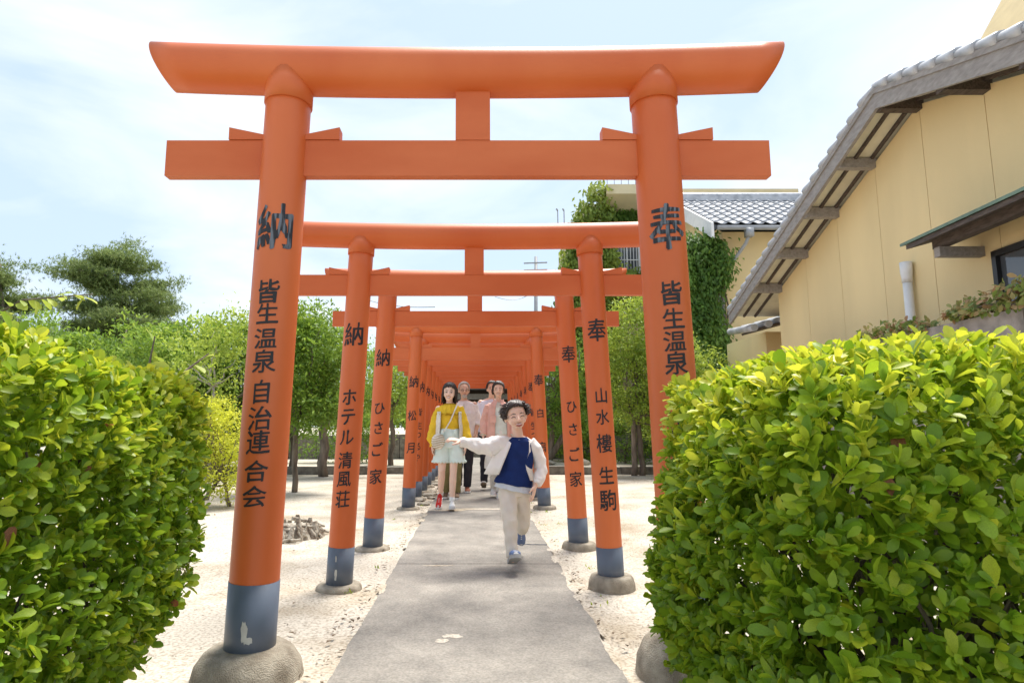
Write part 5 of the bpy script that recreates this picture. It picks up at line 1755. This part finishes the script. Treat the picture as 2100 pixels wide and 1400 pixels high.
# ---- girl in yellow
def girl():
    P = empty('person', (-.352, 8.1, .018), 0, 'girl in yellow frilled blouse and mint shorts with a crocheted shoulder bag', 'person', 'family walking through the gates')
    H = head_matrix((0, -.02, 1.455), yaw=-3, roll=2, s=1.05)
    bm = bmesh.new()
    head(bm, H, (0, .01, 1.30), .043)
    loft(bm, [(0, .01, 1.32, .05, .045), (0, .01, 1.27, .135, .06), (0, .01, 1.15, .13, .08), (0, .01, 1.0, .105, .07), (0, .01, .88, .13, .085), (0, .01, .80, .12, .08)], 20)
    arm(bm, (-.14, .01, 1.25), (-.185, .02, 1.0), (-.21, -.03, .79), .85)
    hand(bm, (-.21, -.03, .79), (-.20, -.06, .68), (1, -.2, 0), .9, .4, 1)
    arm(bm, (.14, .01, 1.25), (.185, .02, 1.0), (.205, -.02, .79), .85)
    hand(bm, (.205, -.02, .79), (.20, -.05, .68), (-1, -.2, 0), .9, .4, -1)
    leg(bm, (-.075, .01, .82), (-.09, -.04, .48), (-.11, .10, .16), .82, (.08, .056, .056, .034))
    leg(bm, (.07, .01, .82), (.055, -.06, .46), (.04, -.09, .085), .82, (.08, .056, .056, .034))
    finish('body', bm, SK, P, .005, 3)
    face_parts(H, P, 'teeth', 'open')
    hair(H, P, HB, side=.135, back=.14, fringe=62, n=300, thick=.0085, seed=11)
    yel = cloth('mustard_cotton', (.72, .47, .035), .08)
    mint = cloth('mint_cotton', (.66, .76, .71), .05)
    lace = cloth('cream_crochet', (.76, .71, .62), .1, 40, .8)
    bm = bmesh.new()
    loft(bm, [(0, .01, 1.31, .06, .055), (0, .008, 1.275, .145, .075), (0, .005, 1.16, .155, .10), (0, .005, 1.05, .14, .095), (0, .005, .985, .132, .09)], 24)
    for s in (-1, 1):
        tube(bm, [(s * .12, .01, 1.265), (s * .17, .015, 1.13), (s * .20, .02, .99), (s * .225, -.01, .87), (s * .21, -.028, .805)], [.056, .062, .064, .066, .036], 14)
        tube(bm, [(s * .21, -.028, .81), (s * .208, -.032, .775)], [.032, .042], 12)
    finish('blouse', bm, yel, P, .0055, 2, .005, 26)
    # frilled collar: rippled cone
    bm = bmesh.new()
    k = 90
    rows = []
    for j, (rr, ry, zz) in enumerate(((.062, .06, 1.318), (.12, .095, 1.285), (.175, .125, 1.20), (.178, .128, 1.195), (.118, .092, 1.272), (.058, .055, 1.308))):
        amp = (0, .004, .010, .010, .004, 0)[j]
        rows.append([bm.verts.new(((rr + amp * math.sin(i * 2 * math.pi / k * 15)) * math.sin(2 * math.pi * i / k), .01 - (ry + amp * math.sin(i * 2 * math.pi / k * 15)) * math.cos(2 * math.pi * i / k), zz + amp * .8 * math.cos(i * 2 * math.pi / k * 15) - .02 * (j in (2, 3)) * math.cos(2 * math.pi * i / k))) for i in range(k)])
    for j in range(len(rows)):
        a_, b_ = rows[j], rows[(j + 1) % len(rows)]
        for i in range(k): bm.faces.new((a_[i], a_[(i + 1) % k], b_[(i + 1) % k], b_[i]))
    obj('frill_collar', bm, yel, P, smooth=True)
    # open crochet vest hanging in two strips
    for s, a0, a1 in ((-1, -80, -40), (1, 48, 80)):
        panel('vest_front', [(0, 0, 1.215, .165, .125), (0, 0, 1.1, .175, .13), (0, 0, 1.0, .178, .13), (0, 0, .86, .185, .135), (0, 0, .76, .19, .14)], a0, a1, lace, P, .008, 10)
    bm = bmesh.new()
    for s in (-1, 1):
        tube(bm, [(s * .08, -.10 - .03, .985), (s * .085, -.13, .93)], [.02, .02], 8)
    loft(bm, [(0, .005, 1.0, .135, .092), (0, .005, .93, .15, .105), (0, .005, .84, .168, .115), (0, .005, .76, .165, .112)], 24)
    for s in (-1, 1):
        bmr = []
        loft(bm, [(s * .075, .0, .82, .092, .10), (s * .088, .0, .72, .10, .105), (s * .098, .0, .60, .108, .112), (s * .1, .0, .585, .109, .112)], 24)
    finish('shorts', bm, mint, P, .006, 1, .004, 20)
    bm = bmesh.new()   # scalloped hem
    for s in (-1, 1):
        for i in range(16):
            a_ = 2 * math.pi * i / 16
            ball(bm, (s * .1 + .104 * math.sin(a_), -.107 * math.cos(a_), .59), (.021, .008, .018), Matrix(), 8, 6)
    obj('scalloped_hem', bm, mint, P, smooth=True)['kind'] = 'stuff'
    # shoulder bag with strap
    bm = bmesh.new()
    pts = [(.10, -.05, 1.30), (.07, -.125, 1.22), (.02, -.125, 1.10), (-.05, -.135, .98), (-.12, -.14, .90)]
    for a_, b_ in zip(pts, pts[1:]): bar(bm, a_, b_, .016, .006, up=(0, -1, 0))
    strap = obj('bag_strap', bm, lace, P)
    bm = bmesh.new()
    ball(bm, (-.13, -.165, .84), (.085, .035, .10), Euler((0, R(-18), 0)).to_matrix().to_4x4() @ Matrix.Identity(4) if False else Matrix.Identity(4), 20, 14)
    bag = obj('shoulder_bag', bm, lace, P, smooth=True)
    bm = bmesh.new()
    for j in range(6):
        z = .77 + j * .028
        tube(bm, [(-.13 + .085 * math.sin(a_) * math.sqrt(max(.05, 1 - ((z - .84) / .10) ** 2)), -.165 - .038 * math.cos(a_) * math.sqrt(max(.05, 1 - ((z - .84) / .10) ** 2)), z + .012 * math.sin(a_ * 2)) for a_ in np.linspace(-1.4, 1.4, 12)], .004, 5)
    obj('crochet_row', bm, cloth('ochre_yarn', (.42, .33, .18)), bag)
    wh = mat('white_rubber_2', (.72, .72, .70), .6, .04)
    red = cloth('red_canvas', (.52, .035, .03))
    bm = bmesh.new()
    tube(bm, [(.042, -.088, .16), (.04, -.09, .09)], [.033, .035], 12); obj('sock', bm, wh, P, smooth=True)
    bm = bmesh.new()
    tube(bm, [(-.107, .08, .22), (-.11, .10, .16)], [.033, .035], 12); obj('sock', bm, wh, P, smooth=True)
    shoe(P, (-.115, .135, .12), (-.08, -.8, -.5), (0, -.5, .8), .21, .038, red, wh, wh, wh)
    shoe(P, (.04, -.045, .03), (.05, -1, .06), (0, 0, 1), .21, .038, wh, mat('white_sole', (.6, .6, .58), .7, .04), wh, wh)
girl()

def adult(x, y, label, skin, Hc, Hs, top_m, bot_m, joints, hair_args, hair_m, face, sh_m, sole_m=None, shoulders=.2, hips=.15, sleeve_to='wrist', hem=.82, yaw=0, long=False, extra=None, neck_r=.05, wide_leg=1.0, legs=True):
    P = empty('person', (x, y, .018), 0, label, 'person', 'family walking through the gates')
    J = joints
    H = head_matrix(Hc, yaw=yaw, s=Hs)
    nb = (Hc[0] * .5, .015, J['sh'] + .07)
    bm = bmesh.new()
    head(bm, H, nb, neck_r)
    sz, sw = J['sh'], shoulders
    loft(bm, [(0, .015, sz + .08, .05, .045), (0, .015, sz + .02, sw * .9, .07), (0, .01, sz - .15, sw * .82, .10), (0, .01, sz - .33, sw * .68, .09), (0, .01, sz - .50, hips, .10), (0, .01, sz - .6, hips * .9, .09)], 20)
    for s, q in ((-1, 'L'), (1, 'R')):
        arm(bm, (s * (sw - .035), .01, sz), J['el' + q], J['wr' + q], 1.0 if sw > .18 else .85)
        w_ = Vector(J['wr' + q]); e_ = Vector(J['el' + q])
        hand(bm, w_, w_ + (w_ - e_).normalized() * .1 + Vector((0, -.02, 0)), (-s, -.1, 0), 1.0 if sw > .18 else .9, .4, -s)
        leg(bm, (s * hips * .52, .01, sz - .54), J['kn' + q], J['an' + q], 1.0)
    finish('body', bm, skin, P, .0065, 3)
    face_parts(H, P, **face)
    hair(H, P, hair_m, **hair_args)
    bm = bmesh.new()
    loft(bm, [(0, .015, sz + .055, .075, .065), (0, .012, sz + .015, sw * .96, .085), (0, .005, sz - .14, sw * .98, .125), (0, .005, sz - .32, sw * .92, .12), (0, .005, hem + .1, max(sw * .9, hips * 1.12), .125), (0, .005, hem, max(sw * .94, hips * 1.18), .13)], 26)
    for s, q in ((-1, 'L'), (1, 'R')):
        e_, w_ = Vector(J['el' + q]), Vector(J['wr' + q])
        s0 = Vector((s * (sw - .045), .01, sz - .005))
        if sleeve_to == 'wrist':
            tube(bm, [s0, s0.lerp(e_, .5), e_, e_.lerp(w_, .5), e_.lerp(w_, .93)], [.066, .066, .060, .055, .046], 14)
        else:
            tube(bm, [s0, s0.lerp(e_, .5), e_, e_.lerp(w_, .18)], [.068, .070, .066, .058], 14)
            tube(bm, [e_.lerp(w_, .08), e_.lerp(w_, .26)], [.065, .064], 14)
    finish('shirt', bm, top_m, P, .0065, 2, .006, 18)
    bm = bmesh.new()
    loft(bm, [(0, .01, max(hem + .12, sz - .42), hips * 1.0, .105), (0, .01, sz - .52, hips * 1.08, .115), (0, .01, sz - .62, hips * 1.0, .11)], 22)
    for s, q in ((-1, 'L'), (1, 'R')):
        k_, a_ = Vector(J['kn' + q]), Vector(J['an' + q])
        tube(bm, [(s * hips * .55, .01, sz - .58), k_, k_.lerp(a_, .5), a_ + Vector((0, 0, -.005))], [.092, .076 * wide_leg, .068 * wide_leg, .060 * wide_leg], 14)
    finish('trousers', bm, bot_m, P, .0065, 2, .005, 20)
    for s, q in ((-1, 'L'), (1, 'R')):
        a_ = Vector(J['an' + q])
        d = Vector(J.get('ft' + q, (s * .06, -1, .02)))
        shoe(P, a_ - d.normalized() * .05 + Vector((0, 0, -.075)), d, (0, 0, 1) if abs(d.z) < .6 else (0, -1, 0), .26, .045, sh_m, sole_m)
    if extra: extra(P, H)
    return P

white_sh = mat('white_leather', (.68, .67, .64), .5, .04)
def extra_grandpa(P, H):
    bm = bmesh.new()
    box(bm, -.012, .012, -.135, -.123, .98, 1.38)
    obj('button_placket', bm, cloth('placket_linen', (.58, .57, .54)), P, bevel=.003)
adult(-.205, 10.1, 'grey-haired bearded man in glasses and a white collarless shirt', SK2, (0, -.03, 1.60), 1.08, cloth('white_linen', (.76, .76, .77), .08), cloth('charcoal_trousers', (.035, .035, .045), .1),
      dict(sh=1.375, elL=(-.23, .03, 1.10), wrL=(-.22, -.05, .88), elR=(.225, .03, 1.10), wrR=(.175, -.06, .90), knL=(-.09, -.02, .50), anL=(-.09, .1, .12), knR=(.07, .03, .48), anR=(.05, .09, .09)),
      dict(side=.0, back=.02, fringe=36, n=260, flare=.004, thick=.0085, seed=21), HG, dict(smile='closed', eyes='smile', brow=HG, glasses=True, beard=HG), mat('tan_leather', (.30, .10, .05), .5, .1), extra=extra_grandpa, sleeve_to='elbow', hem=.84, yaw=8)
adult(-.385, 9.35, 'person in olive wide trousers walking hidden right behind the girl', SK, (.01, -.03, 1.385), 1.0, cloth('beige_blouse', (.5, .45, .36)), cloth('olive_trousers', (.20, .17, .07), .1),
      dict(sh=1.17, elL=(-.15, .03, .93), wrL=(-.12, -.05, .76), elR=(.15, .03, .93), wrR=(.12, -.05, .76), knL=(-.075, -.02, .42), anL=(-.07, .03, .09), knR=(.08, .0, .42), anR=(.085, -.02, .085)),
      dict(side=.02, back=.02, fringe=50, n=160, seed=23), HB, dict(smile='closed', eyes='open'), mat('brown_suede', (.16, .10, .06), .8, .1), white_sh, shoulders=.15, hips=.135, wide_leg=1.1, hem=.75)
def extra_woman(P, H):
    pink = cloth('dusty_pink_cotton', (.72, .43, .36), .06)
    rg = [(0, .01, 1.395, .08, .07), (0, .01, 1.345, .165, .10), (0, .005, 1.2, .180, .135), (0, .005, 1.0, .185, .14), (0, .005, .80, .20, .15), (0, .005, .74, .205, .152)]
    panel('open_shirt_front', rg, -120, -16, pink, P, .01, 26, .005)
    panel('open_shirt_front', rg, 42, 120, pink, P, .01, 20, .005)
    panel('open_shirt_back', rg, 120, 240, pink, P, .01)
    for s, q in ((-1, -36), (1, 36)):
        bm = bmesh.new()
        vv = [bm.verts.new(p) for p in ((s * .02, -.085, 1.40), (s * .075, -.05, 1.43), (s * .095, -.11, 1.34), (s * .055, -.135, 1.30), (s * .02, -.097, 1.392), (s * .075, -.062, 1.422), (s * .095, -.122, 1.335), (s * .055, -.147, 1.295))]
        for f in ((0, 1, 2, 3), (7, 6, 5, 4), (0, 4, 5, 1), (1, 5, 6, 2), (2, 6, 7, 3), (3, 7, 4, 0)): bm.faces.new([vv[i] for i in f])
        obj('collar', bm, pink, P)
    bm = bmesh.new(); box(bm, -.13, -.04, -.162, -.150, 1.08, 1.19)
    obj('pocket', bm, pink, P, bevel=.004)
    for s in (-1, 1):
        bm = bmesh.new()
        e_, w_ = Vector((s * .20, .03, 1.09)), Vector((s * .225, -.03, .89))
        s0 = Vector((s * .135, .01, 1.335))
        tube(bm, [s0, s0.lerp(e_, .5), e_, e_.lerp(w_, .5), e_.lerp(w_, .92)], [.068, .074, .070, .066, .055], 14)
        finish('sleeve', bm, pink, P, .0065, 2, .006, 20)
    bm = bmesh.new()
    loft(bm, [(0, .005, .98, .155, .118), (0, .005, .9, .16, .122), (0, .005, .62, .19, .15), (0, .005, .42, .22, .17)], 26)
    finish('skirt', bm, cloth('cream_skirt', (.75, .73, .68), .05), P, .0065, 2, .007, 14)
adult(.32, 9.4, 'woman in an open dusty pink shirt over a pale mint top', SK, (.0, -.03, 1.565), 1.05, cloth('pale_mint_top', (.68, .76, .71), .05), cloth('cream_trousers', (.6, .58, .52)),
      dict(sh=1.335, elL=(-.20, .03, 1.09), wrL=(-.225, -.03, .89), elR=(.20, .03, 1.09), wrR=(.225, -.03, .89), knL=(-.08, -.02, .50), anL=(-.07, .12, .13), knR=(.06, .0, .48), anR=(.0, -.01, .085)),
      dict(side=.075, back=.06, fringe=54, n=280, part=1.2, thick=.0085, seed=31), HB, dict(smile='teeth', eyes='smile'), white_sh, extra=extra_woman, shoulders=.165, hips=.145, hem=.92, yaw=-4, neck_r=.043, wide_leg=.8)
adult(.235, 10.7, 'dark-haired man in a pale lavender shirt behind the woman in pink', SK, (.02, -.03, 1.66), 1.08, cloth('lavender_white_shirt', (.70, .71, .82), .05), cloth('black_trousers', (.03, .03, .04), .1),
      dict(sh=1.43, elL=(-.235, .03, 1.15), wrL=(-.24, -.03, .92), elR=(.235, .03, 1.15), wrR=(.24, -.03, .92), knL=(-.11, -.1, .52), anL=(-.12, -.15, .13), knR=(.09, .05, .50), anR=(.09, .25, .12), ftL=(-.05, -1, .35)),
      dict(side=.01, back=.03, fringe=44, n=240, flare=.006, part=.6, seed=41), HB, dict(smile='closed', eyes='open'), white_sh, mat('brown_sole', (.2, .15, .1), .8, .1), hem=.88, shoulders=.205)
